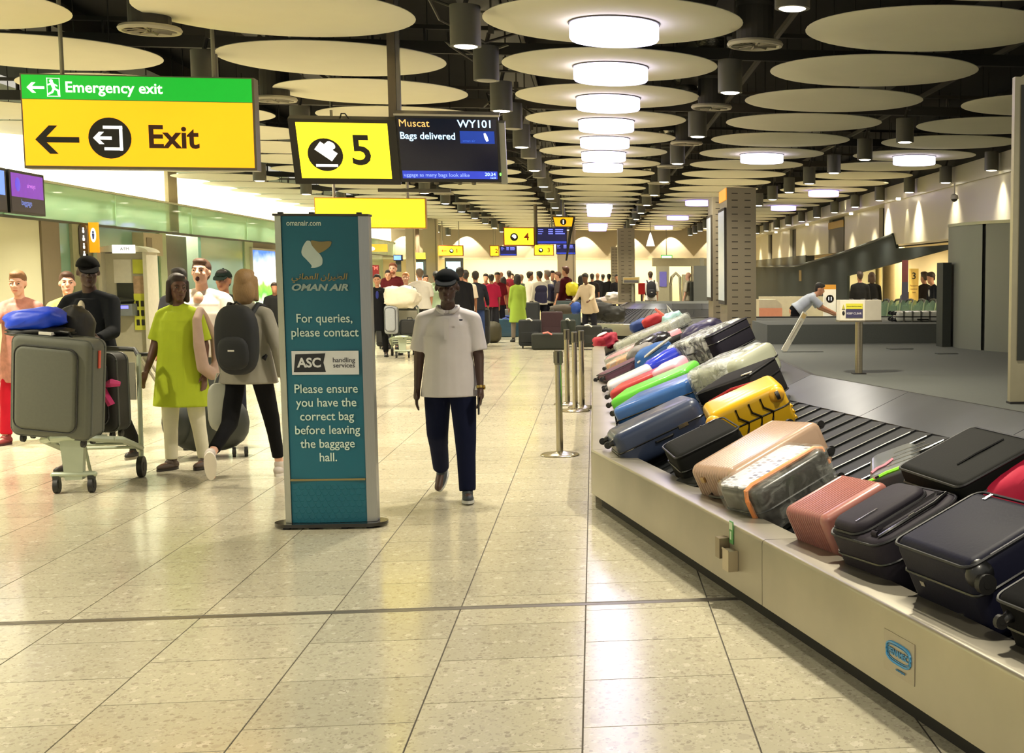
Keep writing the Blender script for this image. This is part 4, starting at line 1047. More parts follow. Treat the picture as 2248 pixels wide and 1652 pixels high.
a = aY(1985, 660, 27.5); o = thing('roller_banner', 'narrow dark red and blue banner in the lit side hall', 'banner', (a.x, 27.5, .0)); MB().bb(-.05, .08, 0, .03, 0, 1.95).build('banner_panel', mat('banner_red', (92, 40, 44), .5, var=.3, scale=5), o); MB().bb(-.05, .08, -.003, 0, .9, 1.5).build('banner_lower', mat('banner_bl', (50, 50, 70), .5), o)
a = aY(1822, 662, 26.5); o = thing('lane_sign', 'white sign with amber top and number 11 roundel', 'sign', (a.x, 26.5, .9)); MB().bb(-.13, .12, 0, .05, -.9, .52).build('sign_panel', mat('lane_white', (244, 236, 206), .4, emit=.5), o); MB().bb(-.13, .12, -.003, .05, .46, .55).build('amber_header', mat('lane_amber', (226, 160, 60), .4, emit=.4), o)
k = MB(); disc(k, 0, .27, .08, -.006, 0, 20); k.build('roundel', ink, o); text(o, '11', .1, (0, -.008, .27), wht, bold=.002)
for i, (px, lab) in enumerate(((1688, 'pale hooded seat unit left of the bending man'), )):
    a = aY(px, 700, 27); o = thing('machine_hood', lab, 'machine', (a.x, 27, .0)); MB().prism([(-.2, 0), (.3, 0), (.26, 1.05), (.15, 1.15), (-.2, 1.15)], 0, .5, axis='y').build('hood_body', mat('hoodc', (206, 196, 170), .4), o); MB().bb(-.2, .27, -.01, 0, .8, .98).build('red_trim', mat('trimr', (220, 150, 120), .4), o)
MBx = thing('low_partition', 'long low grey partition behind the platform, under the escalator', 'partition', (0, 27.8, 0)); MB().bb(3.4, 4.9, 0, .1, 0, 1.2).build('partition_panel', mat('part_pale', (210, 202, 176), .5), MBx)
# ================================================================ LUGGAGE
NR = {1: Vector((-U0.y, U0.x, 0)), 0: Vector((1, 0, 0))}   # across-belt direction, near run / far run


def belt_frame(run):
    n = NR[run]; nb = Vector((-SL * n.x, -SL * n.y, 1)).normalized()
    o = Vector((C0.x, C0.y, 0)) + n * .22; o.z = .288
    return o, nb


def on_belt(px, py, run, h=0.):
    o, nb = belt_frame(run); d = Vector(ray(px, py)); e = Vector((0, 0, EYE)); o = o + nb * h
    return e + d * ((o - e).dot(nb) / d.dot(nb))


def case_frame(A, B, T, run, roll=0., lift=0.):
    o, nb = belt_frame(run)
    a, b = on_belt(*A, run, T + lift), on_belt(*B, run, T + lift); n = NR[run]
    X = (b - a).normalized(); Yv = nb.cross(X)
    M = Matrix(((X.x, Yv.x, nb.x, 0), (X.y, Yv.y, nb.y, 0), (X.z, Yv.z, nb.z, 0), (0, 0, 0, 1)))
    og = a - nb * T; w0 = (og.xy - C0).dot(n.xy)
    if w0 < .235: og = og + X * ((.235 - w0) / X.xy.dot(n.xy))
    M.translation = og
    if roll: M = M @ Matrix.Rotation(math.radians(roll), 4, 'X')
    return M, (b - a).length


def rr_outline(a, b, r, n=5):
    """rounded rectangle, full sizes a x b, corner at origin"""
    out = []
    for cx, cy, s in ((a - r, b - r, 0), (r, b - r, 1), (r, r, 2), (a - r, r, 3)):
        for i in range(n + 1):
            t = PI / 2 * (s + i / n); out.append((cx + r * math.cos(t), cy + r * math.sin(t)))
    return out


def shell(mb, L, W, T, rc=.06, re=.03, axis='z', ribs=0, rd=.009, org=(0, 0, 0), ribmode='full'):
    A, B, D = (L, W, T) if axis == 'z' else (L, T, W)
    st_ = [(0, re)]
    for i in range(1, 5): q = PI / 2 * i / 4; st_.append((re * (1 - math.cos(q)), re * (1 - math.sin(q))))
    if ribs:
        d0, d1 = re * 1.15, D - re * 1.15; m = ribs * 4
        mid = [(d0 + (d1 - d0) * i / m, rd * (0 if (i % 4) in (1, 2) else 1)) for i in range(1, m)]
    else: mid = []
    st_ = st_ + mid + [(D - z, i_) for z, i_ in reversed(st_)]
    vs = []; n = None
    for z, ins in st_:
        ol = rr_outline(A - 2 * ins, B - 2 * ins, max(rc - ins, .004)); n = len(ol)
        for x, y in ol:
            x, y = x + ins, y + ins
            vs.append((x + org[0], y + org[1], z + org[2]) if axis == 'z' else (x + org[0], z + org[1], y + org[2]))
    fs = [(k * n + i, k * n + (i + 1) % n, (k + 1) * n + (i + 1) % n, (k + 1) * n + i) for k in range(len(st_) - 1) for i in range(n)]
    fs += [tuple(range(n - 1, -1, -1)), tuple(range((len(st_) - 1) * n, len(st_) * n))]
    if axis != 'z': fs = [f[::-1] for f in fs]
    return mb.add(vs, fs)


blkp = mat('black_plastic', (20, 20, 21), .35, coat=.2); blkr = mat('wheel_rubber', (26, 25, 24), .5); chrome = mat('chrome_trim', (200, 198, 190), .2, .95)
white_tag = mat('tag_white', (236, 232, 220), .6)


def wheel(mb, c, r, ax, wd=.022):
    c = Vector(c); a = Vector(ax) * wd / 2; mb.cyl(c - a, c + a, r, n=14); mb.cyl(c - a * 1.15, c + a * 1.15, r * .45, n=10)


def suitcase(label, L, W, T, kind, col, M=None, loc=None, rz=0., rc=.06, re=.035, ribs=0, axis='z', wheels='A', rough=None, tagc=None, band=None, group=None, name='suitcase', pocket=False, far=False, sidehandle=True, handle=True):
    """lies flat: length on X (wheels at x=0 unless wheels='B'), width on Y, thickness on Z"""
    o = thing(name, label, 'suitcase', loc=loc or (0, 0, 0), rz=rz, group=group, mtx=M)
    ck = 'case_%d_%d_%d_%s' % (*col, kind)
    if kind == 'hard': m = mat(ck, col, rough if rough is not None else .28, coat=.3, var=.06, scale=5)
    else: m = mat(ck, tuple(int(c * .68) for c in col), rough if rough is not None else .85, var=.12, scale=60, bump=.06, spec=.15)
    k = MB(); shell(k, L, W, T, rc, re, axis, ribs); k.build('shell', m, o, sharp=.5)
    if far:
        if tagc: MB().box((L * .9, W * .4, T + .004), (.06, .03, .004), rz=.5).build('luggage_tag', tagc, o)
        return o
    # zip line round the middle
    zc = T * (.5 if kind == 'hard' else .62)
    if axis == 'z' or kind == 'soft':
        ol = [(x, y, zc) for x, y in rr_outline(L + .004, W + .004, rc)]
        MB().tube([(x - .002, y - .002, z) for x, y, z in ol], .0055, 5, closed=True).build('zip_band', band or blkp, o)
    xe, dx = (0, -1) if wheels == 'A' else (L, 1)
    if wheels:
        for y in (W * .16, W * .84):
            for z in (T * .22, T * .8):
                k = MB(); k.cap((xe + dx * -.005, y, z), (xe + dx * .016, y, z), .026, .019, n=10); k.build('wheel_housing', blkp, o)
                k = MB(); wheel(k, (xe + dx * .038, y, z), .024, (0, 1, 0)); k.build('wheel', blkr, o)
    if handle:
        xh = L - xe if True else 0; xh = L if wheels != 'B' else 0; d = 1 if xh == L else -1
        MB().tube([(xh - d * .004, W * .34, zc - .02), (xh + d * .022, W * .36, zc - .02), (xh + d * .028, W * .5, zc - .02), (xh + d * .022, W * .64, zc - .02), (xh - d * .004, W * .66, zc - .02)], .009, 6).build('top_handle', blkp, o)
    if sidehandle:
        MB().tube([(L * .40, .004, zc - .03), (L * .41, -.02, zc - .03), (L * .5, -.026, zc - .03), (L * .59, -.02, zc - .03), (L * .60, .004, zc - .03)], .009, 6).build('side_handle', blkp, o)
    if kind == 'soft':
        for zz, nm in ((T - .012, 'piping'), (.014, 'piping')):
            MB().tube([(x, y, zz) for x, y in rr_outline(L, W, rc)], .006, 5, closed=True).build(nm, mat('piping_dark', (28, 28, 32), .5), o)
        if pocket:
            k = MB(); shell(k, L * .86, W * .56, .05, .07, .03, org=(L * .04, W * .38, T - .008)); k.build('front_pocket', m, o)
            MB().tube([(x + L * .04 - .002, y + W * .38 - .002, T + .006) for x, y in rr_outline(L * .86 + .004, W * .56 + .004, .07)], .007, 5, closed=True).build('pocket_zip', mat('piping_dark', (28, 28, 32), .5), o)
            k = MB(); shell(k, L * .84, W * .16, .03, .06, .014, org=(L * .10, W * .14, T - .010)); k.build('front_pocket', m, o)
            MB().tube([(L * .1, W * .13, T + .005), (L * .2, W * .1, T + .012), (L * .75, W * .1, T + .012), (L * .95, W * .18, T + .008)], .008, 6).build('pocket_zip', blkp, o)
            MB().bb(L * .45, L * .52, W * .095, W * .11, T + .016, T + .022).build('zip_pull', chrome, o)
            MB().bb(L * .12, L * .38, W * .50, W * .515, T + .045, T + .0475).build('name_bar', chrome, o)
    if tagc:
        xh = L if wheels != 'B' else 0
        MB().box((xh * .97, W * .3, T * .55), (.04, .004, .09), rz=.4).build('luggage_tag', tagc, o)
    return o


def belt_case(label, A, B, W, T, run, kind, col, roll=0., lift=0., turn=False, **kw):
    M, L = case_frame(A, B, T, run, roll, lift)
    if turn:  # wheel end faces the walkway
        M = M @ Matrix.Translation((L, 0, 0)) @ Matrix.Rotation(PI / 2, 4, 'Z')
        return suitcase(label, W, L, T, kind, col, M=M, **kw)
    return suitcase(label, L, W, T, kind, col, M=M, **kw)


# ---- near run
s = belt_case('champagne ribbed hard suitcase lying across the belt', (1600, 1036), (1797, 920), .50, .27, 1, 'hard', (184, 154, 130), axis='y', ribs=14, rc=.05, re=.035, wheels='B', rough=.3, lift=.03, sidehandle=True)
k = MB()
for y in (.14, .36): k.box((-.004, y, .2), (.012, .04, .03))
k.build('latch', mat('latch_gold', (190, 160, 110), .3, .8), s)
s = belt_case('dark suitcase in clear film with black-and-white skyline cover and orange strap', (1648, 1083), (1812, 984), .42, .25, 1, 'hard', (52, 50, 46), rc=.07, wheels='B', lift=.015)
M, L = case_frame((1648, 1083), (1812, 984), .25, 1, 0, .015)
pmx = bpy.data.materials.new('skyline_print'); pmx.use_nodes = True; nt = pmx.node_tree; N = nt.nodes; Lk = nt.links
tc = N.new('ShaderNodeTexCoord'); bt_ = N.new('ShaderNodeTexBrick'); bt_.inputs['Scale'].default_value = 7; bt_.inputs['Color1'].default_value = (.03, .03, .05, 1); bt_.inputs['Color2'].default_value = (.75, .74, .8, 1); bt_.inputs['Mortar'].default_value = (.85, .84, .9, 1); bt_.inputs['Mortar Size'].default_value = .05; bt_.offset = .37; bt_.inputs['Row Height'].default_value = .4; bt_.inputs['Brick Width'].default_value = .22
Lk.new(tc.outputs['Object'], bt_.inputs['Vector']); nn = N.new('ShaderNodeTexNoise'); nn.inputs['Scale'].default_value = 9; Lk.new(tc.outputs['Object'], nn.inputs['Vector'])
cr2 = N.new('ShaderNodeValToRGB'); cr2.color_ramp.elements[0].position = .46; cr2.color_ramp.elements[1].position = .54; Lk.new(nn.outputs[0], cr2.inputs[0]); mxx = N.new('ShaderNodeMixRGB'); Lk.new(cr2.outputs[0], mxx.inputs[0]); Lk.new(bt_.outputs[0], mxx.inputs[1]); mxx.inputs[2].default_value = (.78, .77, .84, 1)
Lk.new(mxx.outputs[0], N['Principled BSDF'].inputs['Base Color']); N['Principled BSDF'].inputs['Roughness'].default_value = .3
k = MB(); shell(k, L * .94, .31, .012, .05, .005, org=(L * .03, .095, .246)); k.build('printed_cover', pmx, s)
orm = mat('strap_orange', (240, 150, 84), .5)
MB().tube([(-.012, .07, .06), (-.014, .07, .2), (.0, .07, .25), (.04, .068, .262), (L * .5, .06, .264), (L - .04, .066, .262), (L, .07, .24), (L + .01, .07, .15)], .014, 8).build('orange_strap', orm, s)
k = MB(); shell(k, L + .03, .45, .285, .08, .04, org=(-.015, -.015, -.012)); k.build('film_wrap', film_mat('film_thin', .10), s)
s = belt_case('rose gold ribbed hard suitcase beside dark soft case', (1789, 1147), (1930, 1063), .40, .27, 1, 'hard', (170, 110, 100), axis='y', ribs=15, rc=.035, re=.03, wheels=None, rough=.35, lift=.02, handle=False, sidehandle=False)
MB().box((.36, .1, .272), (.02, .02, .01)).build('round_logo', chrome, s)
s = belt_case('dark aubergine soft suitcase with two bulging front pockets', (1927, 1197), (2112, 1084), .46, .27, 1, 'soft', (70, 64, 76), rc=.08, re=.03, wheels=None, pocket=True, lift=.01, rough=.6, sidehandle=True)
s = belt_case('large navy suitcase with corner wheels nearest the plinth badge', (2122, 1243), (2330, 1117), .56, .33, 1, 'soft', (34, 36, 62), rc=.05, re=.045, wheels=None, rough=.5, lift=.02)
for y in (.0,):
    k = MB(); k.ell((.05, .03, .27), (.055, .045, .055)); k.build('corner_guard', blkp, s); k = MB(); wheel(k, (.03, -.025, .25), .036, (0, 1, 0), .03); k.build('wheel', blkr, s)
MB().tube([(.1, .002, .318), (.62, .002, .318)], .007, 8).build('metal_piping', mat('piping_sheen', (70, 70, 74), .25, .7), s)
MB().box((.0, .42, .17), (.012, .03, .02)).box((0, .2, .08), (.012, .03, .02)).build('foot_stud', chrome, s)
MB().bb(.36, .40, .42, .44, .331, .334).build('metal_emblem', chrome, s)
s = belt_case('big flat black fabric suitcase on the inner side of the belt', (2104, 1066), (2285, 966), .60, .2, 1, 'soft', (26, 27, 24), rc=.04, re=.03, wheels=None, lift=.11, rough=.7)
MB().tube([(.12, .22, .203), (.22, .22, .206), (.36, .22, .203)], .005, 5).build('fabric_crease', blkp, s)
k = MB(); k.box((.62, .42, .204), (.02, .012, .004)).box((.78, .5, .204), (.02, .015, .006)).box((.52, .12, .204), (.03, .012, .004)); k.build('zip_pull', chrome, s)
s = belt_case('small grey shell case with four silver lines and lime strap', (1905, 1052), (2012, 1013), .36, .16, 1, 'hard', (98, 102, 104), rc=.06, re=.03, wheels=None, lift=.0, handle=False, sidehandle=False)
for i in range(4): MB().bb(.1 + .012 * i, .36 - .02 * i, .08 + .055 * i, .087 + .055 * i, .16, .163).build('silver_line', chrome, s)
MB().tube([(-.01, .02, .06), (-.008, -.012, .15), (.1, -.012, .163), (.2, -.012, .163)], .01, 6).build('lime_strap', mat('lime_strap', (150, 240, 60), .5, ), s)
MB().tube([(.02, .06, .165), (.05, .09, .168), (.09, .1, .168), (.13, .15, .166)], .008, 5).build('pink_ribbon', mat('pink_rib', (224, 140, 160), .6), s)
s = belt_case('black suitcase cut by the right margin, below the navy one', (2340, 1402), (2490, 1306), .5, .3, 1, 'soft', (18, 18, 20), rc=.05, wheels='A', lift=.0)
s = belt_case('small black case trapped under the champagne suitcase', (1532, 1062), (1590, 1026), .34, .13, 1, 'soft', (40, 40, 34), rc=.05, wheels=None, handle=False, sidehandle=False)
MB().box((-.01, .1, .05), (.02, .05, .03)).build('white_stub', white_tag, s)
s = belt_case('black soft suitcase with side handle between navy case and champagne case', (1472, 1009), (1614, 940), .48, .28, 1, 'soft', (30, 32, 30), rc=.06, re=.05, wheels=None, lift=.0)
MB().box((.34, .42, .285), (.05, .008, .006)).box((.27, .43, .285), (.012, .008, .006)).build('metal_emblem', chrome, s)


def blob(name, label, cat, M, r, m, seed=0, amp=.12, pw=.75, nu=28, nv=16, fr=2.6):
    o = thing(name, label, cat, mtx=M); k = MB(); k.ell((0, 0, r[2]), r, nu=nu, nv=nv, pw=pw)
    vs = []
    for p in k.v:
        q = Vector(p); d = 1 + amp * mnoise.noise(Vector((q.x / r[0], q.y / r[1], q.z / r[2])) * fr + Vector((seed, 0, 0)))
        vs.append((q.x * d, q.y * d, max(0., r[2] + (q.z - r[2]) * d)))
    k.v = vs; k.build('bag_body', m, o, sharp=1.2); return o


def belt_blob(name, label, cat, c, r, run, m, rz=0., **kw):
    o, nb = belt_frame(run); p = on_belt(*c, run, r[2] * .9); n = NR[run]; X = (Vector((n.x, n.y, SL))).normalized(); Yv = nb.cross(X)
    M = Matrix(((X.x, Yv.x, nb.x, 0), (X.y, Yv.y, nb.y, 0), (X.z, Yv.z, nb.z, 0), (0, 0, 0, 1))); M.translation = p - nb * r[2] * .9
    return blob(name, label, cat, M @ Matrix.Rotation(rz, 4, 'Z'), r, m, **kw)


s = belt_blob('holdall', 'magenta fabric holdall at right margin behind navy suitcase', 'bag', (2232, 1072), (.30, .2, .14), 1, mat('magenta_cloth', (206, 24, 66), .7, bump=.2), seed=2)
MB().tube([(-.1, -.17, .1), (0, -.2, .14), (.15, -.19, .13), (.25, -.14, .1)], .012, 6).build('carry_strap', mat('magenta_dark', (120, 10, 40), .6), s)

# ---- bags on the run beside the walkway
s = belt_case('large dark navy hard suitcase with corner guards, foremost on left run', (1341, 958), (1530, 868), .52, .27, 0, 'hard', (44, 56, 84), rc=.07, re=.06, wheels='A', rough=.4, lift=.0)
k = MB(); k.box((.47, -.004, .13), (.07, .01, .025), rz=0); k.build('latch', chrome, s)
s = belt_case('blue hard suitcase with dark wheels next to lime green one', (1338, 900), (1512, 832), .5, .22, 0, 'hard', (52, 104, 176), rc=.06, re=.05, wheels='A', rough=.3)
s = belt_case('lime green hard suitcase between blue and red ones', (1326, 884), (1496, 812), .5, .22, 0, 'hard', (96, 200, 56), rc=.06, re=.05, wheels='A', rough=.35, tagc=mat('olive_tag', (70, 120, 20), .5))
s = belt_case('red hard suitcase with pink wrapped end', (1318, 868), (1462, 806), .46, .22, 0, 'hard', (180, 36, 40), rc=.06, re=.05, wheels='A', rough=.4)
k = MB(); shell(k, .3, .48, .24, .07, .05, org=(.46, -.01, -.005)); k.build('pink_cover', mat('pink_cover', (240, 170, 186), .4), s)
s = belt_case('white suitcase with purple panel behind the red one', (1317, 851), (1415, 806), .44, .22, 0, 'hard', (206, 200, 204), rc=.06, re=.05, wheels='A', rough=.4)
MB().bb(.2, .42, -.006, 0, .04, .17).build('purple_panel', mat('purple_panel', (92, 84, 150), .5), s)
s = belt_case('mauve soft suitcase behind the white one', (1314, 826), (1402, 784), .46, .24, 0, 'soft', (142, 98, 112), rc=.06, re=.05, wheels='A', rough=.6)
s = belt_case('orange and cream wrapped suitcase under the pink one', (1316, 806), (1386, 776), .42, .22, 0, 'hard', (214, 160, 110), rc=.06, wheels='A')
k = MB(); shell(k, .5, .44, .24, .07, .05, org=(-.01, -.01, -.01)); k.build('film_wrap', film_mat(), s)
s = belt_case('pink striped suitcase in clear film, left run', (1318, 790), (1438, 745), .46, .22, 0, 'hard', (232, 150, 160), rc=.06, re=.05, wheels='A')
MB().bb(.02, .8, -.008, 0, .12, .2).build('white_stripe', white_tag, s); k = MB(); shell(k, .95, .5, .25, .07, .05, org=(-.02, -.02, -.01)); k.build('film_wrap', film_mat(), s)
s = belt_case('long pale film-wrapped suitcase farthest along the left run', (1345, 758), (1470, 708), .5, .26, 0, 'hard', (176, 178, 160), rc=.06, re=.05, wheels='A')
k = MB(); shell(k, 1.2, .54, .29, .07, .05, org=(-.02, -.02, -.01)); k.build('film_wrap', film_mat(), s)
s = belt_case('black suitcase under the pale film-wrapped ones', (1400, 775), (1460, 752), .5, .2, 0, 'soft', (30, 30, 32), wheels='B', far=True)
s = belt_case('dark grey suitcase in shiny film on the inner side of the left run', (1462, 765), (1560, 735), .5, .26, 0, 'soft', (60, 56, 70), rc=.06, wheels=None, handle=False)
k = MB(); shell(k, .9, .54, .29, .07, .05, org=(-.02, -.02, -.01)); k.build('film_wrap', film_mat('film_strong', .5), s)
s = belt_case('silver suitcase in cloudy film on the inner side, beside lime one', (1502, 824), (1617, 788), .44, .26, 0, 'hard', (190, 194, 172), rc=.09, re=.06, wheels=None, handle=False, sidehandle=False)
k = MB(); shell(k, .60, .48, .29, .10, .06, org=(-.02, -.02, -.01)); k.build('film_wrap', film_mat('film_strong', .5), s)
s = belt_case('black soft suitcase below the film-wrapped silver one', (1520, 866), (1640, 822), .46, .26, 0, 'soft', (44, 42, 44), rc=.07, wheels=None, handle=False)
MB().bb(.18, .36, -.02, -.004, .1, .13).build('side_grip', blkp, s); MB().bb(.42, .5, .02, .04, .262, .268).build('white_sticker', white_tag, s)
s = belt_case('dark flat suitcase under the yellow one', (1520, 905), (1650, 848), .5, .16, 0, 'soft', (32, 33, 34), wheels=None, far=True)
s = belt_case('white strapped bag squeezed behind the yellow suitcase', (1550, 884), (1645, 848), .2, .2, 0, 'hard', (206, 206, 206), rc=.08, re=.06, wheels=None, handle=False, sidehandle=False)
MB().tube([(.0, .05, .19), (.2, .03, .22), (.45, .05, .2)], .012, 6).build('red_cord', mat('red_cord', (170, 30, 36), .6), s)
s = belt_case('yellow hard suitcase with black chevrons and corner wheels', (1553, 912), (1716, 838), .42, .30, 1, 'hard', (214, 168, 10), turn=True, rc=.06, re=.05, wheels=None, rough=.35, lift=.0, handle=False, sidehandle=False)
for x0 in (.17, .25, .34):
    Wd = s.matrix_world
    MB().tube([(-.008, x0, .26), (-.009, x0 + .0, .2), (-.009, x0 - .05, .15), (-.009, x0 - .03, .11), (-.008, x0 + .0, .06)], .007, 5).build('black_chevron', ink, s)
for y in (.06, .5): 
    k = MB(); k.ell((.0, y, .24), (.035, .05, .05)); k.build('wheel_housing', mat('yel_housing', (240, 180, 60), .3), s); k = MB(); wheel(k, (-.035, y, .24), .028, (0, 1, 0)); k.build('wheel', blkr, s)
for z in (.04, .08, .12): MB().tube([(.04, -.003, z), (.4, -.003, z)], .009, 6).build('side_rib', mat('case_214_168_10_hard', (0, 0, 0)), s)
s = belt_blob('wrapped_bag', 'royal blue film-wrapped holdall lying across the left run', 'bag', (1490, 786), (.42, .14, .13), 0, mat('royal_blue', (36, 56, 196), .25, coat=.5, bump=.3, scale=6), rz=0, seed=5, amp=.07, pw=.8)
s = belt_blob('backpack', 'blue backpack with grey straps beside royal blue holdall', 'backpack', (1440, 789), (.24, .17, .16), 0, mat('pack_blue', (24, 84, 150), .6, bump=.2), seed=8)
MB().tube([(-.2, -.1, .2), (0, -.17, .26), (.2, -.14, .3), (.25, 0, .3)], .018, 6).build('shoulder_strap', mat('strap_pale', (190, 190, 180), .6), s)
s = belt_blob('bag', 'grey and black camouflage bag on the left run', 'bag', (1412, 782), (.2, .16, .14), 0, mat('camo', (120, 116, 110), .6, var=.6, scale=14), seed=11)
s = belt_blob('bag', 'black shiny bag behind the pink suitcase', 'bag', (1436, 762), (.26, .18, .15), 0, mat('black_shiny', (26, 24, 28), .25), seed=12)
s = belt_blob('plastic_bag', 'pale teal plastic bag draped over the farthest pale suitcase', 'bag', (1480, 712), (.17, .17, .17), 0, mat('teal_plastic', (170, 212, 208), .3, coat=.3, bump=.5, scale=5, var=.12), seed=14, amp=.2)
MB().tube([(-.06, 0, .3), (-.16, 0, .48), (-.08, 0, .32)], .02, 5).build('red_handle_loop', mat('loop_red', (236, 120, 100), .5), s); MB().tube([(.0, 0, .3), (.02, 0, .46), (.06, 0, .3)], .015, 5).build('white_handle_loop', white_tag, s)
s = belt_blob('bag', 'dark purple bag in crinkled film near the inner rim', 'bag', (1545, 738), (.26, .2, .16), 0, mat('dark_violet', (50, 44, 78), .35, bump=.3), seed=15)
s = belt_blob('bag', 'crumpled dark red fabric bag at the walkway edge of the belt', 'bag', (1330, 752), (.22, .3, .15), 0, mat('crimson_cloth', (160, 30, 52), .7, bump=.5, scale=5), seed=16, amp=.3)
MB().ell((0, -.1, .3), (.1, .14, .03)).build('white_label_strip', white_tag, s)
s = belt_blob('bag', 'small red bag at the far end of the left run', 'bag', (1434, 706), (.2, .2, .12), 0, mat('red_small', (176, 36, 40), .6), seed=17)
s = belt_blob('bag', 'small blue bag at the far end of the left run', 'bag', (1406, 716), (.2, .16, .12), 0, mat('blue_small', (34, 60, 120), .6), seed=18)

# ---- luggage standing on the floor in the middle distance
def floor_case(label, px0, px1, py, ptop, depth, kind, col, tagc=None, rz=0., name='suitcase', wheelz=.06, spinner=True, lying=False):
    a, b = at(px0, py), at(px1, py); Wd = (b.x - a.x); H = aY(px0, ptop, a.y).z
    # frame: case length vertical
    o = thing(name, label, 'suitcase', (a.x, a.y, 0), rz)
    m = mat('fc_%d_%d_%d' % col, col, .7 if kind == 'soft' else .35, var=.12, scale=30 if kind == 'soft' else 5)
    z0 = wheelz; k = MB(); shell(k, Wd, H - z0, depth, .05, .035)
    Mx = Matrix(((1, 0, 0, 0), (0, 0, 1, 0), (0, 1, 0, z0), (0, 0, 0, 1)))
    k.v = [(p[0], p[2], p[1] + z0) for p in k.v]; k.f = [f[::-1] for f in k.f]; k.build('shell', m, o, sharp=.5)
    if spinner:
        for x in (.08, Wd - .08):
            for y in (.06, depth - .06):
                k = MB(); k.bb(x - .015, x + .015, y - .02, y + .02, z0 - .03, z0 + .01); wheel(k, (x, y, z0 * .45), z0 * .45, (1, 0, 0)); k.build('wheel', blkr, o)
    ol = [(x, -.002 + .0, y + z0) for x, y in rr_outline(Wd, H - z0, .05)]
    MB().tube([(x, depth * .28, z) for x, y, z in ol], .007, 5, closed=True).build('piping', mat('piping_grey', (60, 60, 62), .5), o)
    if not lying:
        k = MB(); shell(k, Wd * .8, (H - z0) * .4, .02, .03, .01); k.v = [(p[0] + Wd * .1, -p[2] + .004, p[1] + z0 + .08) for p in k.v]; k.build('front_pocket', m, o)
    MB().tube([(Wd * .4, depth * .5, H - .005), (Wd * .4, depth * .5, H + .03), (Wd * .6, depth * .5, H + .03), (Wd * .6, depth * .5, H - .005)], .012, 6).build('top_handle', blkp, o)
    if tagc: k = MB(); k.tube([(Wd * .35, .0, H + .01), (Wd * .5, -.05, H + .03), (Wd * .62, -.04, H - .02)], .018, 5); k.build('luggage_tag', tagc, o)
    return o


BK = (24, 25, 26); redw = mat('tag_redwhite', (236, 120, 110), .5)
floor_case('tall black spinner suitcase standing at left of the bag pile', 1139, 1188, 765, 702, .4, 'soft', (22, 26, 30), white_tag)
floor_case('black suitcase lying on its side with red and white tag, front of pile', 1167, 1240, 768, 732, .5, 'soft', (30, 34, 28), redw, spinner=False, wheelz=.005, lying=True)
floor_case('maroon black upright suitcase behind the front black one', 1188, 1236, 757, 684, .4, 'soft', (50, 24, 34))
floor_case('olive black suitcase behind the stanchion cluster', 1232, 1264, 762, 702, .4, 'soft', (32, 38, 30), white_tag)
floor_case('black suitcase right of the stanchion cluster', 1264, 1322, 768, 715, .45, 'soft', (26, 28, 26), white_tag)
floor_case('black suitcase beside the walkway edge, far right of pile', 1316, 1345, 750, 722, .5, 'soft', (30, 30, 36), spinner=False, wheelz=.01)
floor_case('steel blue suitcase lying long side down, left of the pile', 1086, 1139, 740, 700, .5, 'hard', (52, 84, 110), mat('tag_blue', (60, 90, 190), .5), spinner=False, wheelz=.01)
floor_case('royal blue topped case behind the steel blue suitcase', 1100, 1152, 734, 692, .5, 'soft', (44, 66, 140))
floor_case('grey suitcase upright behind the steel blue one', 1108, 1145, 729, 678, .4, 'soft', (110, 110, 104))
floor_case('black suitcase with white top just right of the capped man', 1068, 1100, 730, 676, .4, 'soft', (36, 34, 32), white_tag)
floor_case('tall black suitcase half hidden by the capped man, right side', 1052, 1074, 760, 678, .4, 'soft', (28, 28, 30))
floor_case('dark slate large box suitcase behind the pile', 1222, 1275, 742, 660, .5, 'soft', (48, 62, 66))
floor_case('black suitcase on trolley behind the navy vest men', 1150, 1185, 742, 664, .4, 'soft', (26, 30, 36))
def fblob(name, label, cat, px, py, r, m, z=0., rz=0., **kw):
    p = at(px, py); return blob(name, label, cat, Matrix.Translation((p.x, p.y, z)) @ Matrix.Rotation(rz, 4, 'Z'), r, m, **kw)
bm_ = mat('black_bag', (22, 22, 22), .6, bump=.2)
fblob('bag', 'olive round bag beside the steel blue suitcase', 'bag', 1083, 752, (.2, .22, .26), mat('olive_bag', (56, 52, 34), .7), seed=21)
fblob('bag', 'lumpy black bag on top of the pile at right', 'bag', 1318, 752, (.36, .3, .22), bm_, z=.55, seed=22, amp=.25)
fblob('bag', 'second lumpy black bag beside carousel, on top of pile', 'bag', 1347, 752, (.30, .28, .2), bm_, z=.5, seed=23, amp=.25)
fblob('duffel_bag', 'dark duffel bag with blue end slumped over the pile', 'bag', 1240, 752, (.36, .2, .12), mat('taupe_duffel', (82, 74, 66), .7), z=.70, rz=.1, seed=24)
fblob('bag', 'bright blue bag end lying against the far carousel', 'bag', 1264, 752, (.14, .16, .15), mat('blue_end', (34, 76, 170), .5), z=.70, seed=25)
fblob('plastic_bag', 'bright yellow shopping bag held by the woman in cream top', 'bag', 1257, 735, (.17, .14, .19), mat('yellow_bag', (246, 230, 50), .5), z=1.08, seed=26, amp=.2)
fblob('plastic_bag', 'crumpled white bag lying on the far carousel edge', 'bag', 1352, 722, (.3, .3, .14), mat('white_bag', (226, 216, 204), .4, bump=.4), z=.86, seed=27, amp=.3)
fblob('bag', 'black bag lying across the far carousel edge', 'bag', 1290, 722, (.5, .35, .16), bm_, z=.62, seed=28, amp=.2)
fblob('wrapped_bag', 'film-wrapped pale case lying on the far carousel guard', 'bag', 1345, 716, (.7, .4, .13), mat('wrap_pale', (186, 170, 160), .25, var=.2), z=.72, rz=.9, seed=29)

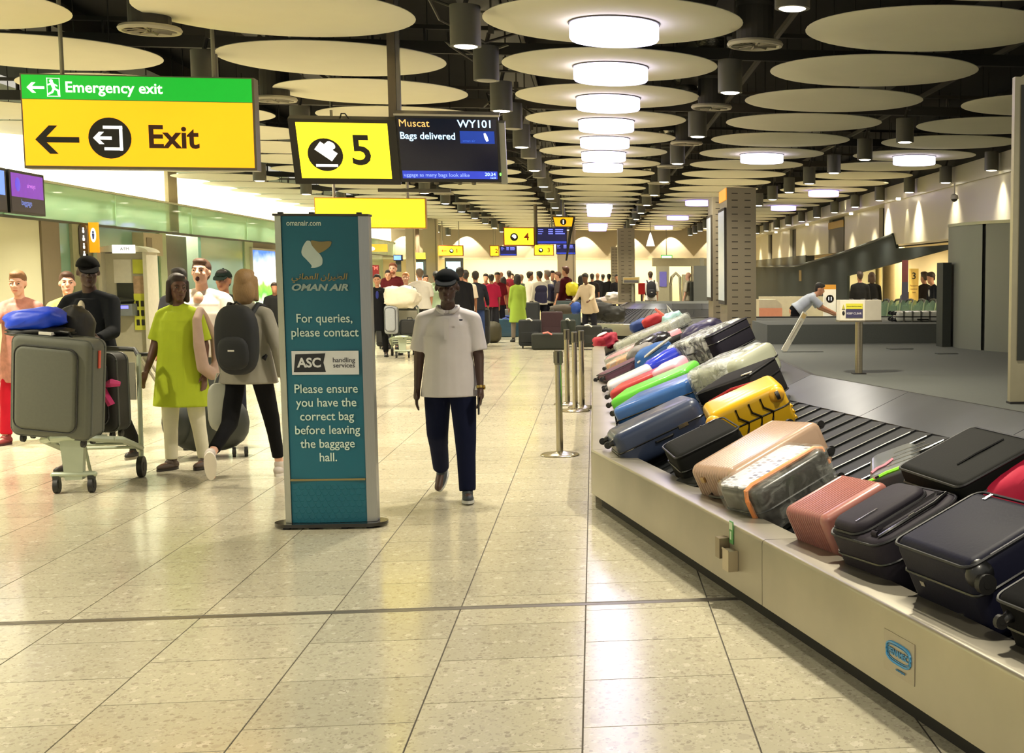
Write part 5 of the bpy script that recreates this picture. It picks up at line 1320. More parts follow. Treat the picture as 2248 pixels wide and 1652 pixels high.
# ================================================================ TROLLEYS
def trolley(label, loc, rz, metal=(176, 186, 164), group=None):
    """front wheels at -Y, push handle at +Y"""
    o = thing('luggage_trolley', label, 'trolley', loc, rz, group)
    m = mat('trolley_%d' % metal[0], metal, .35, .35); gr = mat('trolley_dark', (40, 42, 38), .5)
    fr = []
    k = MB(); k.tube([(-.12, -.45, .42), (-.20, -.38, .40), (-.27, -.1, .36), (-.28, .35, .24), (-.25, .42, .22)], .025, 8)
    k.tube([(.12, -.45, .42), (.20, -.38, .40), (.27, -.1, .36), (.28, .35, .24), (.25, .42, .22)], .025, 8)
    k.tube([(-.12, -.45, .42), (0, -.48, .43), (.12, -.45, .42)], .027, 8)
    for y, z in ((-.25, .385), (-.05, .35), (.15, .30), (.33, .25)): k.cyl((-.26, y, z), (.26, y, z), .014, n=6)
    k.build('deck_frame', m, o)
    MB().prism([(-.15, -.42), (.15, -.42), (.22, -.3), (-.22, -.3)], .395, .425).build('front_plate', m, o)
    MB().prism([(-.06, .10), (.06, .10), (.085, .41), (-.085, .41)], -.40, -.33, axis='y').build('front_strut', m, o)
    MB().cap((-.14, -.385, .14), (.14, -.385, .14), .022, .022).build('front_axle_bar', m, o)
    k = MB(); k.cyl((-.05, -.3, .4), (-.03, -.1, .12), .012, n=6).cyl((.05, -.3, .4), (.03, -.1, .12), .012, n=6); k.build('brace', m, o)
    for x in (-.12, .12):
        f = MB().bb(x - .022, x + .022, -.41, -.36, .08, .13).build('castor_fork', gr, o)
        k = MB(); wheel(k, (x, -.385, .058), .057, (1, 0, 0), .032); k.build('wheel', blkr, f)
    for x in (-.27, .27):
        k = MB(); wheel(k, (x, .38, .085), .085, (1, 0, 0), .04); k.build('wheel', blkr, o)
        MB().tube([(x, .38, .09), (x, .40, .25), (x * .98, .44, .6), (x * .95, .50, .98)], .018, 8).build('upright', m, o)
    MB().tube([(-.256, .50, .97), (-.22, .53, 1.02), (0, .55, 1.03), (.22, .53, 1.02), (.256, .50, .97)], .02, 8).build('push_handle', gr, o)
    MB().bb(-.24, .24, .43, .45, .62, .92).build('advert_board', mat('board_grey', (150, 148, 134), .5), o)
    for x in (-.1, .1): MB().cyl((x, .42, .3), (x, .45, .62), .01, n=6).build('back_wire', m, o)
    return o


TL_ = Vector((-3.87, 10.95, 0)); RZ = math.radians(3)
t1 = trolley('loaded trolley with grey-green frame pushed by man in black cap', TL_, RZ)
TM = Matrix.Translation(TL_) @ Matrix.Rotation(RZ, 4, 'Z')
def upright_case(label, M, Wd, H, D, kind, col, z0=.06, **kw):
    o = thing('suitcase', label, 'suitcase', mtx=M); m = mat('uc_%d_%d_%d' % col, col, .72, var=.10, scale=50, bump=.05)
    def up(k): k.v = [(p[0], p[2], p[1] + z0) for p in k.v]; k.f = [f[::-1] for f in k.f]; return k
    up(shell(MB(), Wd, H - z0, D, .06, .04)).build('shell', m, o, sharp=.5)
    pk = shell(MB(), Wd * .78, (H - z0) * .84, .035, .07, .03); pk.v = [(p[0] + Wd * .06, -p[2] + .012, p[1] + z0 + .05) for p in pk.v]; pk.build('front_pocket', m, o, sharp=.5)
    MB().tube([(x + Wd * .06, -.008, y + z0 + .05) for x, y in rr_outline(Wd * .78, (H - z0) * .84, .07)], .006, 5, closed=True).build('pocket_zip', mat('piping_grey', (60, 60, 62), .5), o)
    for y in (.03, D - .06): MB().tube([(x, y, z + z0) for x, z in rr_outline(Wd, H - z0, .06)], .007, 5, closed=True).build('piping', mat('piping_grey2', (78, 82, 78), .5), o)
    for x in (.07, Wd - .07):
        for y in (.06, D - .06):
            k = MB(); k.cap((x, y, z0), (x, y, z0 - .02), .025, .02, n=8); wheel(k, (x, y, z0 * .5), z0 * .5, (1, 0, 0)); k.build('wheel', blkr, o)
    MB().tube([(Wd * .36, D * .5, H - .005), (Wd * .38, D * .45, H + .035), (Wd * .62, D * .45, H + .035), (Wd * .64, D * .5, H - .005)], .011, 6).build('top_handle', blkp, o)
    return o
Mg = Matrix.Translation((-4.26, 10.50, .395)) @ Matrix.Rotation(-.12, 4, 'Z') @ Matrix.Rotation(.10, 4, 'Y') @ Matrix.Rotation(.06, 4, 'X')
g1 = upright_case('large grey fabric suitcase standing on the front of loaded trolley', Mg, .58, .80, .26, 'soft', (92, 94, 84))
MB().bb(.27, .33, -.002, .0, .62, .68).build('metal_emblem', mat('emb', (140, 140, 132), .4, .4), g1); MB().box((.588, .11, .66), (.01, .025, .13), Matrix.Identity(4)).build('red_tag', mat('coral', (206, 84, 66), .5), g1)
MB().box((.22, .1, .82), (.09, .1, .02)).build('white_tag', white_tag, g1)
Mk_ = Matrix.Translation((-4.00, 10.90, .36)) @ Matrix.Rotation(-.12, 4, 'Z')
g2 = upright_case('black suitcase with pink ribbon on the trolley behind the grey one', Mk_, .38, .66, .26, 'soft', (30, 30, 27))
pk_ = mat('ribbon_pink', (206, 50, 120), .6)
k = MB(); k.tube([(.36 - .10, -.035, .42), (.22, -.06, .43), (.16, -.03, .43)], [.02, .035, .02], 6); k.tube([(.26, -.035, .42), (.32, -.06, .44), (.37, -.03, .43)], [.02, .035, .02], 6); k.tube([(.24, -.05, .42), (.27, -.05, .34), (.30, -.04, .27)], [.02, .026, .03], 6); k.tube([(.24, -.05, .42), (.22, -.05, .36), (.2, -.04, .31)], [.015, .02, .02], 6); k.v = [(p[0] + .05, p[1] + .02, p[2]) for p in k.v]; k.build('pink_ribbon', pk_, g2)
b1 = blob('bag', 'bright blue crumpled bag on top of the grey suitcase', 'bag', Matrix.Translation((-4.07, 10.62, 1.205)) @ Matrix.Rotation(-.1, 4, 'Y'), (.21, .15, .085), mat('bag_blue', (20, 66, 214), .45, bump=.3), seed=31, amp=.15)
b2 = blob('bag', 'soft black bag on trolley between blue bag and man', 'bag', Matrix.Translation((-3.90, 10.86, 1.0)), (.13, .16, .19), mat('black_bag', (22, 22, 22)), seed=32, amp=.15)
b3 = blob('bag', 'flat black bag squeezed under the blue bag', 'bag', Matrix.Translation((-4.05, 10.62, 1.165)), (.24, .14, .035), mat('black_bag', (22, 22, 22)), seed=33, amp=.15)

# trolley of the grey-top woman further back
v = at(878, 785); TX2 = aY(884, 620, 28).x
t2 = trolley('loaded trolley pushed by the woman in grey top', (TX2, 27.95, 0), .05)
gb = blob('plastic_bag', 'large white and cream carrier bags on the woman in grey’s trolley'.replace('’', ''), 'bag', Matrix.Translation((TX2 + .02, 27.6, .98)), (.34, .2, .22), mat('carrier_white', (236, 226, 204), .5, bump=.3, var=.1), seed=41, amp=.25)
upright_case('pale grey backpack-like case on the middle trolley front', Matrix.Translation((TX2 - .3, 27.45, .42)), .26, .62, .2, 'soft', (150, 154, 160))
upright_case('black suitcase on the middle trolley, under the carrier bags', Matrix.Translation((TX2 - .02, 27.52, .36)), .36, .4, .35, 'soft', (28, 28, 28))
floor_case('black suitcase standing left of the middle trolley', 826, 862, 766, 684, .4, 'soft', (20, 20, 20), white_tag)

# wheeled bag of the woman in lime tunic
wb = thing('wheeled_bag', 'dark wheeled holdall trailing behind the woman in lime tunic', 'bag', (-3.42, 12.55, 0), .25)
k = MB(); k.ell((0, 0, .30), (.34, .2, .25), pw=.8, nu=24); k.build('bag_body', mat('dark_green_bag', (38, 42, 38), .6), wb)
k = MB(); k.ell((-.25, -.1, .33), (.13, .16, .2)); k.build('end_pocket', mat('dark_green_bag', (38, 42, 38), .6), wb)
MB().cyl((-.25, .05, .38), (-.52, -.25, .93), .012, n=8).cyl((-.20, .05, .38), (-.47, -.25, .93), .012, n=8).build('pull_rods', mat('rod_silver', (180, 178, 165), .3, .7), wb); MB().cap((-.53, -.25, .94), (-.45, -.25, .94), .018, .018).build('pull_grip', blkp, wb)
for x in (.2, .3):
    k = MB(); wheel(k, (x, -.1, .045), .045, (1, 0, 0), .03); k.build('wheel', blkr, wb)
wp = thing('carrier_bag', 'pale grey plastic carrier bag held by the woman in black backpack', 'bag', (-2.90, 11.0, .42), .3)
k = MB(); k.ell((0, 0, .17), (.10, .05, .19), pw=.6); k.build('bag_body', mat('carrier_grey', (168, 170, 156), .4, bump=.25), wp); MB().tube([(-.05, 0, .33), (-.02, 0, .43), (.02, 0, .43), (.05, 0, .33)], .006, 5).build('bag_handle', mat('carrier_grey', (168, 170, 156)), wp)

# nested trolleys parked at the right
TG = trolley('leftmost trolley of the nested row parked behind the platform', (4.55, 26.4, 0), -PI / 2, (150, 170, 140), 'nested trolleys behind the platform')
TG.scale = (1.0, 1.0, 1.12)
MB().prism([(.36, .30), (.47, .34), (.53, .98), (.44, 1.02), (.30, .92), (.16, .62), (.10, .34)], -.255, -.245, axis='x').build('side_panel', glass_mat('trolley_glass', (150, 176, 150), .45, .1), TG)
MB().prism([(.36, .30), (.47, .34), (.53, .98), (.44, 1.02), (.30, .92), (.16, .62), (.10, .34)], .245, .255, axis='x').build('side_panel', glass_mat('trolley_glass', (150, 176, 150), .45, .1), TG)
nm = ['second', 'third', 'fourth', 'fifth', 'sixth', 'seventh', 'eighth', 'ninth', 'tenth', 'eleventh']
for i in range(10):
    c = copy_tree(TG, label='%s trolley from the left in the nested row behind the platform' % nm[i]); c.location = (4.55 + .24 * (i + 1), 26.4, 0)
cs = suitcase('silver ribbed suitcase lying on the far side of the carpeted step', .62, .36, .12, 'hard', (196, 196, 184), loc=(4.0 - .55, 15.2, 1.085), rz=-.1, ribs=0, rc=.05, wheels='A'); cs['group'] = ''; del cs['group']
for i in range(5): MB().bb(.08 + .1 * i, .10 + .1 * i, -.004, .364, .0, .124).build('cross_band', mat('band_dark', (90, 90, 84), .4), cs)
# ================================================================ PEOPLE
JOBS = []   # (object, MB, voxel, smooth)


def remesh(name, mb, voxel, m, parent, sm=4, M=None):
    me = bpy.data.meshes.new(name); o = bpy.data.objects.new(name, me); COL.objects.link(o); me.materials.append(m)
    if parent is not None: o.parent = parent; KIDS.setdefault(parent, []).append(o)
    JOBS.append((o, mb, voxel, sm, m)); return o


def run_jobs():
    tmp = []
    for o, mb, vx, sm, m in JOBS:
        me = bpy.data.meshes.new('tmp'); me.from_pydata(mb.v, [], mb.f); t = bpy.data.objects.new('tmp', me); COL.objects.link(t)
        r = t.modifiers.new('r', 'REMESH'); r.mode = 'VOXEL'; r.voxel_size = vx; r.use_smooth_shade = True
        s = t.modifiers.new('s', 'SMOOTH'); s.iterations = sm; s.factor = .5
        tmp.append((o, t, m))
    dg = bpy.context.evaluated_depsgraph_get()
    for o, t, m in tmp:
        me = bpy.data.meshes.new_from_object(t.evaluated_get(dg)); me.name = o.name; me.materials.clear(); me.materials.append(m)
        old = o.data; o.data = me; bpy.data.meshes.remove(old)
    for o, t, m in tmp:
        md = t.data; bpy.data.objects.remove(t); bpy.data.meshes.remove(md)


def rotx(a): return Matrix.Rotation(a, 3, 'X')
def rotz(a): return Matrix.Rotation(a, 3, 'Z')
D2 = math.radians
SK = {'dark': (92, 60, 44), 'deep': (62, 42, 34), 'brown': (150, 102, 76), 'pale': (222, 172, 148), 'tan': (196, 142, 112)}


def person(label, loc, face, h, skin='pale', top=(200, 200, 200), trousers=(30, 32, 44), hair=(50, 36, 26), lod=2, group=None,
           legs=((0, 0, 4), (0, 0, 4)), arms=((5, 8, 12), (5, 8, 12)), lean=0, head=(0, 0), bulk=1., fem=False, sleeve=.45, hem=.0, tunic=0, skirt=0,
           hairk='short', cap=None, shoes=(34, 32, 32), shoe_sole=None, tuck=False, trl=.96, vest=None, beard=False, backpack=None, collar=False, foot=(0, 0), layer=None, hold_phone=False, watch=False, neckline=None, mouth_open=False, flare=1., z0=0., sk2=None, headk=1.):
    """legs: (hip flex, knee flex, abduct) right, left; arms: (shoulder flex, abduct, elbow flex[, inward twist]) right, left.
    face 0 looks along +Y, 180 looks at the viewer"""
    o = thing('person', label, 'person', (loc[0], loc[1], z0), D2(face), group)
    s = h / 1.75; sc = s
    skm = mat('skin_' + skin, sk2 or SK[skin], .5, var=.06, scale=20)
    vx = {0: .0062, 1: .0085, 2: .013, 3: .022}[lod] * (s if lod > 1 else 1)
    nb_ = 14 if lod < 2 else 10
    sw = (.172 if not fem else .150) * (1 + (bulk - 1) * .4)   # shoulder half width
    hw = .09 if not fem else .095
    L_th, L_sh = .435, .415
    hip = [None, None]
    # ---- legs
    J = {}
    low = 9
    for i, sd in ((0, 1), (1, -1)):
        a, k, ab = legs[i]; a, k, ab = D2(a), D2(k), D2(ab)
        P0 = Vector((sd * hw, 0, 0)); d1 = Vector((sd * math.sin(ab), math.sin(a) * math.cos(ab), -math.cos(a) * math.cos(ab)))
        P1 = P0 + d1 * L_th; b = a - k; d2 = Vector((sd * math.sin(ab) * .5, math.sin(b), -math.cos(b))).normalized(); P2 = P1 + d2 * L_sh
        fp = D2(foot[i]); fd = Vector((sd * .12, math.cos(fp + (b if k > D2(25) else 0)), math.sin(fp + (b if k > D2(25) else 0)))).normalized()
        J['hip', i], J['kn', i], J['an', i], J['fd', i] = P0, P1, P2, fd
        low = min(low, P2.z - .085, (P2 + fd * .17).z - .05)
    dz = -low
    for k_ in list(J):
        if k_[0] != 'fd': J[k_] = J[k_] + Vector((0, 0, dz))
    pel = Vector((0, 0, dz + .02)); RL = rotx(-D2(lean))
    def T(v): return pel + RL @ Vector(v)
    chest = T((0, 0, .36)); neck0 = T((0, -.005, .50)); neck1 = T((0, .012, .56))
    HR = RL @ rotz(D2(head[0])) @ rotx(D2(head[1]) + (D2(lean) * .6 if lean > 20 else 0))
    hc = neck1 + HR @ Vector((0, .012, .105))
    hs_ = 1.08 * headk
    def Hh(v): return hc + HR @ (Vector(v) * hs_)
    for i, sd in ((0, 1), (1, -1)):
        ar = arms[i]; a, ab, e = D2(ar[0]), D2(ar[1]), D2(ar[2]); tw = D2(ar[3]) if len(ar) > 3 else 0
        S = T((sd * sw, -.005, .430)); d1 = Vector((sd * math.sin(ab), math.sin(a) * math.cos(ab), -math.cos(a) * math.cos(ab)))
        if lean > 20: pass
        E_ = S + d1 * .285; f = a + e; d2 = Vector((sd * (math.sin(ab) * .4) - sd * math.sin(tw), math.sin(f) * math.cos(tw), -math.cos(f) * math.cos(tw))).normalized(); Wp = E_ + d2 * .25
        J['sh', i], J['el', i], J['wr', i], J['hd', i] = S, E_, Wp, d2
    g = bulk
    # ---- body
    B = MB()
    B.ell(T((0, 0, 0)), (.15 * g * (1.06 if fem else 1), .11 * g, .12), R=RL, nu=nb_).ell(T((0, .01 * g, .16)), (.125 * g, .09 * g, .15), R=RL, nu=nb_).ell(T((0, -.01, .31)), (.138 * g, .082 * g, .16), R=RL, nu=nb_)
    B.cap(J['sh', 0], J['sh', 1], .046, .046, n=nb_).cap(neck0, neck1, .058 * (1 if not fem else .85), .052 * (1 if not fem else .85), n=nb_)
    B.cap(T((0, -.02, .38)), neck0, .075, .058, n=nb_)
    for i in (0, 1):
        fl_ = min(flare, 1) * .92; B.cap(J['hip', i], J['kn', i], .080 * g * fl_, .052 * fl_, n=nb_).cap(J['kn', i], J['an', i], .050 * fl_, .034, n=nb_)
        kn, an = J['kn', i], J['an', i]; B.cap(kn.lerp(an, .15) + Vector((0, -.015, 0)), kn.lerp(an, .55) + Vector((0, -.012, 0)), .045 * fl_, .034, n=nb_)
        B.cap(an + Vector((0, -.02, -.035)), an + J['fd', i] * .13 + Vector((0, 0, -.05)), .034, .03, n=nb_)
        B.cap(J['sh', i], J['el', i], .048 * g, .037 * g, n=nb_).cap(J['el', i], J['wr', i], .037 * g, .024, n=nb_)
        hd = J['hd', i]; side = Vector((1, 0, 0)) if True else None
        # palm faces the thigh: flat in x
        back = hd.cross(Vector((1, 0, 0))).normalized()   # across the palm (front-back)
        if back.y < 0: back = -back
        thick = hd.cross(back).normalized(); W_ = J['wr', i]
        if lod <= 1:
            for q in range(4):
                u = (-.030 + .020 * q); fl = (.062, .074, .078, .068)[q]; p = W_ + hd * .085 + back * u
                inn = Vector((-1 if i == 0 else 1, 0, 0)); curl = (.5 if hold_phone and i == 1 else .25)
                d_ = (hd + inn * curl * .5 + back * (u * 1.2)).normalized(); p1 = p + d_ * fl * .5; d__ = (hd + inn * (curl * 1.8) + back * (u * .8)).normalized(); p2 = p1 + d__ * fl * .5
                B.cap(W_ + hd * .03 + back * u * .7, p, .011, .0105, n=8).cap(p, p1, .0098, .0092, n=8).cap(p1, p2, .0092, .008, n=8)
            th0 = W_ + hd * .02 + back * .028; th1 = th0 + (hd * .7 + back * .7).normalized() * .04; th2 = th1 + (hd * .95 + back * .2 + Vector((-.3 if i == 0 else .3, 0, 0))).normalized() * .034
            B.cap(th0, th1, .0135, .0115, n=8).cap(th1, th2, .0112, .009, n=8); B.cap(W_, W_ + hd * .06, .024, .026, n=10)
        else:
            B.cap(W_ + hd * .02, W_ + hd * .08, .028, .03, n=8).cap(W_ + hd * .09, W_ + hd * .15 + back * .01, .022, .012, n=8).cap(W_ + hd * .03 + back * .02, W_ + hd * .085 + back * .045, .014, .01, n=8)
    # head
    f_ = .94 if fem else 1
    B.ell(Hh((0, -.012, .03)), (.076 * f_, .094, .092), R=HR, nu=18).ell(Hh((0, .018, -.035)), (.062 * f_, .070, .075), R=HR, nu=16).ell(Hh((0, .058, -.085)), (.030 * f_, .026, .022), R=HR)
    if lod < 3:
        B.cap(Hh((0, .082, .022)), Hh((0, .102, -.012)), .010, .015, n=8).ell(Hh((.016, .09, -.016)), (.01, .01, .009), R=HR).ell(Hh((-.016, .09, -.016)), (.01, .01, .009), R=HR)
        B.ell(Hh((0, .070, .040)), (.050 * f_, .016, .012), R=HR).ell(Hh((.038, .054, -.014)), (.020, .018, .018), R=HR).ell(Hh((-.038, .054, -.014)), (.020, .018, .018), R=HR)
        for sd in (1, -1): B.ell(Hh((sd * .073 * f_, -.008, .000)), (.010, .017, .028), R=HR)
        if not mouth_open: B.ell(Hh((0, .081, -.046)), (.024, .010, .0065), R=HR).ell(Hh((0, .079, -.057)), (.021, .010, .007), R=HR)
    B.cap(neck1, Hh((0, -.01, -.03)), .05 * f_, .05, n=nb_)
    B.v = [tuple(Vector(p) * sc) for p in B.v]
    remesh('body', B, vx, skm, o, sm=5 if lod < 2 else 3)
    def scaled(mb): mb.v = [tuple(Vector(p) * sc) for p in mb.v]; return mb
    if lod <= 2:
        lipc = mat('lips_' + skin, tuple(int(c * f) for c, f in zip(sk2 or SK[skin], (.86, .62, .6))), .45)
        hid = skin == 'deep' and cap
        k = MB()
        for sd in (1, -1): k.ell(Hh((sd * .031, .076, .014)), (.012, .0085, .006), R=HR, nu=10, nv=6)
        scaled(k).build('eye', mat('eye_white', (136, 124, 114), .4), o, sharp=2)
        k = MB()
        for sd in (1, -1): k.ell(Hh((sd * .031, .0835, .014)), (.0066, .003, .0060), R=HR, nu=8, nv=6)
        scaled(k).build('iris', mat('iris_dark', (36, 24, 18), .2), o, sharp=2)
        if mouth_open: k = MB(); k.ell(Hh((0, .082, -.058)), (.019, .010, .022), R=HR, nu=12, nv=8); scaled(k).build('open_mouth', mat('mouth_dark', (70, 16, 16), .5), o, sharp=2)
        else: k = MB(); k.ell(Hh((0, .088, -.051)), (.023, .0055, .006), R=HR, nu=12, nv=6); scaled(k).build('lips', lipc, o, sharp=2)
        if lod <= 1:
            k = MB()
            for sd in (1, -1): k.tube([Hh((sd * .015, .088, .031)), Hh((sd * .032, .087, .037)), Hh((sd * .048, .076, .032))], [.003, .004, .002], 6)
            scaled(k).build('eyebrow', mat('brow_%d' % hair[0], hair, .8), o, sharp=2)
    # hair
    hm_ = mat('hair_%d_%d' % hair[:2], hair, .6, var=.25, scale=60, stretch=(4, 4, 1), bump=.3)
    Hq = MB()
    if hairk in ('short', 'long', 'bob', 'bun', 'tied'):
        Hq.ell(Hh((0, -.022, .048)), (.083 * f_, .096, .088), R=HR, nu=18)
        Hq.ell(Hh((0, .03, .092)), (.062 * f_, .055, .036), R=HR)
        if hairk == 'short': Hq.ell(Hh((0, -.055, -.01)), (.064, .045, .06), R=HR)
        if hairk in ('bob', 'long'):
            for sd in (1, -1): Hq.cap(Hh((sd * .066, .0, .05)), Hh((sd * .075, -.005, -.10)), .026, .022)
            Hq.ell(Hh((0, -.05, -.04)), (.088, .058, .13), R=HR).cap(Hh((0, -.03, .03)), Hh((0, -.045, -.10)), .078, .062)
        if hairk == 'long': Hq.ell(Hh((0, -.075, -.16)), (.095, .04, .12), R=HR)
        if hairk == 'bun': Hq.ell(Hh((0, -.105, .06)), (.04, .035, .035), R=HR)
        if hairk == 'tied': Hq.cap(Hh((0, -.09, .03)), Hh((.02, -.11, -.14)), .028, .014); Hq.ell(Hh((0, -.05, 0)), (.07, .05, .05), R=HR)
    if hairk == 'grey_rim': Hq.ell(Hh((0, -.04, .0)), (.080, .075, .05), R=HR)
    if Hq.v: remesh('hair', scaled(Hq), max(vx, .008), hm_, o, sm=2)
    if beard: k = MB(); k.ell(Hh((0, .042, -.062)), (.055, .055, .042), R=HR); remesh('beard', scaled(k), max(vx, .008), hm_, o, sm=1)
    if cap:
        cm = mat('cap_%d' % cap[0], cap, .9, bump=.1, spec=.08)
        k = MB(); k.lathe([(.082 * math.cos(t), .082 * math.sin(t)) for t in [PI / 2 * q / 8 * .98 for q in range(9)]], 22); k.v = [tuple(Hh((p[0], -.012 + p[1] * 1.19, .048 + p[2] - (.012 if p[1] < 0 else 0) * abs(p[1]) / .088))) for p in k.v]
        kk = scaled(k).build('cap', cm, o, sharp=2)
        pts = [(.068 * math.cos(t), .045 + .105 * math.sin(t) ** .8 if math.sin(t) > 1e-6 else .045) for t in [PI * i / 14 for i in range(15)]]
        k = MB(); k.prism(pts, 0, .008); k.v = [tuple(Hh((p[0], p[1] + .015, p[2] + .062 - 3.2 * (p[0] ** 2) - (p[1] - .045) * .50))) for p in k.v]
        scaled(k).build('cap_peak', cm, o)
        k = MB(); k.ell(Hh((0, -.012, .134)), (.008, .008, .005), R=HR); scaled(k).build('cap_button', cm, o)
        pass
    # ---- trousers
    tm_ = mat('cloth_%d_%d_%d' % trousers, trousers, .88, var=.10, scale=9, bump=.15, spec=.12)
    if not skirt:
        k = MB(); k.ell(T((0, 0, .01)), (.162 * g * (1.06 if fem else 1), .122 * g, .115), R=RL, nu=nb_).ecyl(T((0, 0, .0)), T((0, 0, .11)), (.155 * g, .115 * g), (.146 * g, .108 * g), R=RL)
        for i in (0, 1):
            hp, kn, an = J['hip', i], J['kn', i], J['an', i]
            k.cap(hp, kn, .089 * g * flare, .070 * flare * (g + 1) / 2, n=nb_)
            e_ = kn.lerp(an, trl); k.cap(kn, kn.lerp(e_, .3), .070 * flare * (g + 1) / 2, .066 * flare, n=nb_); k.cyl(kn.lerp(e_, .15), e_, .066 * flare, .056 * flare, n=nb_ + 4)
        remesh('trousers', scaled(k), max(vx, .010), tm_, o, sm=4)
    else:
        k = MB(); k.ecyl(T((0, 0, .12)), T((0, 0, -.1)), (.14 * g, .105 * g), (.175 * g, .13 * g), R=RL).ecyl(T((0, 0, -.05)), T((0, 0, -skirt)), (.17 * g, .13 * g), (.2 * g, .16 * g), R=RL); remesh('skirt', scaled(k), max(vx, .010), tm_, o, sm=4)
    # ---- top
    m1 = mat('cloth_%d_%d_%d' % top, top, .88, var=.07, scale=9, bump=.15, spec=.12)
    k = MB(); c_ = 1.10
    hb = -.10 - hem if not tuck else .02
    k.ecyl(T((0, 0, .46)), T((0, 0, .38)), (.125, .088), (.158 * g, .108 * g), R=RL).ecyl(T((0, 0, .40)), T((0, .004, .28)), (.150 * g, .100 * g), (.168 * g, .122 * g), R=RL).ecyl(T((0, .004, .30)), T((0, .012 * g, .12)), (.168 * g, .120 * g), (.160 * g, .126 * g), R=RL)
    wb_ = .200 * g * (1.05 if fem else 1)
    k.ecyl(T((0, .012 * g, .16)), T((0, .002, hb)), (.158 * g, .124 * g), (wb_ + .06 * tunic, .145 * g + .03 * tunic), R=RL)
    k.cap(J['sh', 0] + Vector((0, 0, -.03)), J['sh', 1] + Vector((0, 0, -.03)), .062, .062, n=nb_).cap(T((0, -.01, .38)), neck0 + RL @ Vector((0, -.006, -.02)), .10, .070, n=nb_)
    for sd in (1, -1): k.cap(T((sd * .05, -.008, .476)), T((sd * (sw - .02), -.004, .436)), .056, .062, n=nb_)
    sl = sleeve
    for i in (0, 1):
        S, E_, W_ = J['sh', i], J['el', i], J['wr', i]
        if sl <= .5:
            e_ = S.lerp(E_, sl * 2); k.ell(S, (.062, .064, .060)); k.cyl(S, e_, .062 * (g + 1) / 2, .072 * (g + 1) / 2, n=nb_ + 2)
        else:
            e_ = E_.lerp(W_, min((sl - .5) * 2, 1)); k.cap(S, E_, .060 * (g + 1) / 2, .054, n=nb_).cap(E_, E_.lerp(e_, .4), .054, .048, n=nb_).cyl(E_.lerp(e_, .3), e_, .048, .04, n=nb_)
    remesh('shirt' if sleeve <= .5 else 'jacket', scaled(k), max(vx, .009), m1, o, sm=4)
    if collar:
        k = MB(); R0 = .082
        for sd in (1, -1):
            pts = []
            for i in range(8):
                t = PI * (-.5 + i / 7 * .93); a = t
                pts.append(neck0 + RL @ Vector((sd * R0 * math.cos(a) * .95, R0 * math.sin(a) * .95 + .012, .028 - .045 * max(0, math.sin(a)))))
            k.tube(pts, [.013] * 5 + [.015, .018, .016], 6)
        scaled(k).build('collar', m1, o, sharp=2)
        k = MB(); k.box(T((0, .135 * g, .36)), (.036, .008, .15), Matrix.Identity(4)); k.v = [(p[0], p[1] + (.395 - p[2] + pel.z + .0) * .0, p[2]) for p in k.v]; scaled(k).build('placket', m1, o)
    if neckline:
        k = MB(); k.ell(T((0, .075 * g, .43)), (.045, .045, .07), R=RL); remesh('neckline', scaled(k), max(vx, .009), skm, o, sm=2)
    if layer:   # open front: inner shirt strip
        k = MB(); k.ell(T((0, .100 * g, .34)), (.036, .034, .11), R=RL); remesh('inner_shirt', scaled(k), max(vx, .01), mat('cloth_%d_%d_%d' % layer, layer, .85), o, sm=2)
    if vest:
        k = MB(); k.ell(T((0, 0, .31)), (.176 * g * c_, .130 * g * c_, .15), R=RL).ecyl(T((0, 0, .2)), T((0, 0, -.08)), (.165 * g * c_, .128 * g * c_), (.18 * g, .14 * g), R=RL); remesh('waistcoat', scaled(k), max(vx, .01), mat('cloth_%d_%d_%d' % vest, vest, .8), o)
    # ---- shoes
    shm = mat('shoe_%d_%d' % shoes[:2], shoes, .6); som = mat('sole_%d' % (shoe_sole or shoes)[0], shoe_sole or (shoes[0] // 2, shoes[1] // 2, shoes[2] // 2), .6)
    for i, sd in ((0, 1), (1, -1)):
        an, fd = J['an', i], J['fd', i]; X = fd; Zu = Vector((0, 0, 1)); Yv = Zu.cross(X).normalized(); Zn = X.cross(Yv)
        M = Matrix(((X.x, Yv.x, Zn.x, 0), (X.y, Yv.y, Zn.y, 0), (X.z, Yv.z, Zn.z, 0), (0, 0, 0, 1))); M.translation = an + Zn * -.085
        out = [(.165 * math.cos(t) * (1 if math.cos(t) > 0 else .50), (.046 + .005 * math.cos(t)) * math.sin(t)) for t in [2 * PI * q / 18 for q in range(18)]]
        out = [(x + .012, y) for x, y in out]
        sh = MB(); sh.ell((.06, 0, .034), (.118, .043, .034), nu=14, nv=8).cap((-.03, 0, .045), (.035, 0, .062), .041, .036, n=12).cap((.0, 0, .06), (-.012, 0, .10), .040, .040, n=12)
        sh.v = [tuple(M @ Vector(p)) for p in sh.v]; so_ = scaled(sh).build('shoe', shm, o, sharp=2)
        k = MB(); k.prism(out, 0, .022); k.v = [tuple(M @ Vector(p)) for p in k.v]; scaled(k).build('sole', som, so_, sharp=.5)
        if lod <= 1:
            k = MB()
            for q in range(4): k.cap((.035 + .018 * q, -.018, .075 - .006 * q), (.042 + .018 * q, .018, .075 - .006 * q), .0035, .0035, n=6)
            k.v = [tuple(M @ Vector(p)) for p in k.v]; scaled(k).build('laces', mat('lace_pale', (150, 150, 145), .7), so_)
    if hold_phone:
        W_, hd = J['wr', 1], J['hd', 1]; p = W_ + hd * .125 + Vector((.018, 0.01, 0)); k = MB(); k.box(p * sc, (.011, .068, .135), None); ph = k.build('phone', mat('phone_black', (14, 14, 16), .15), None)
        ph.matrix_world = Matrix.Translation((loc[0], loc[1], z0)) @ Matrix.Rotation(D2(face), 4, 'Z'); tag(ph, 'black phone held in the left hand of the man in white polo', 'phone')
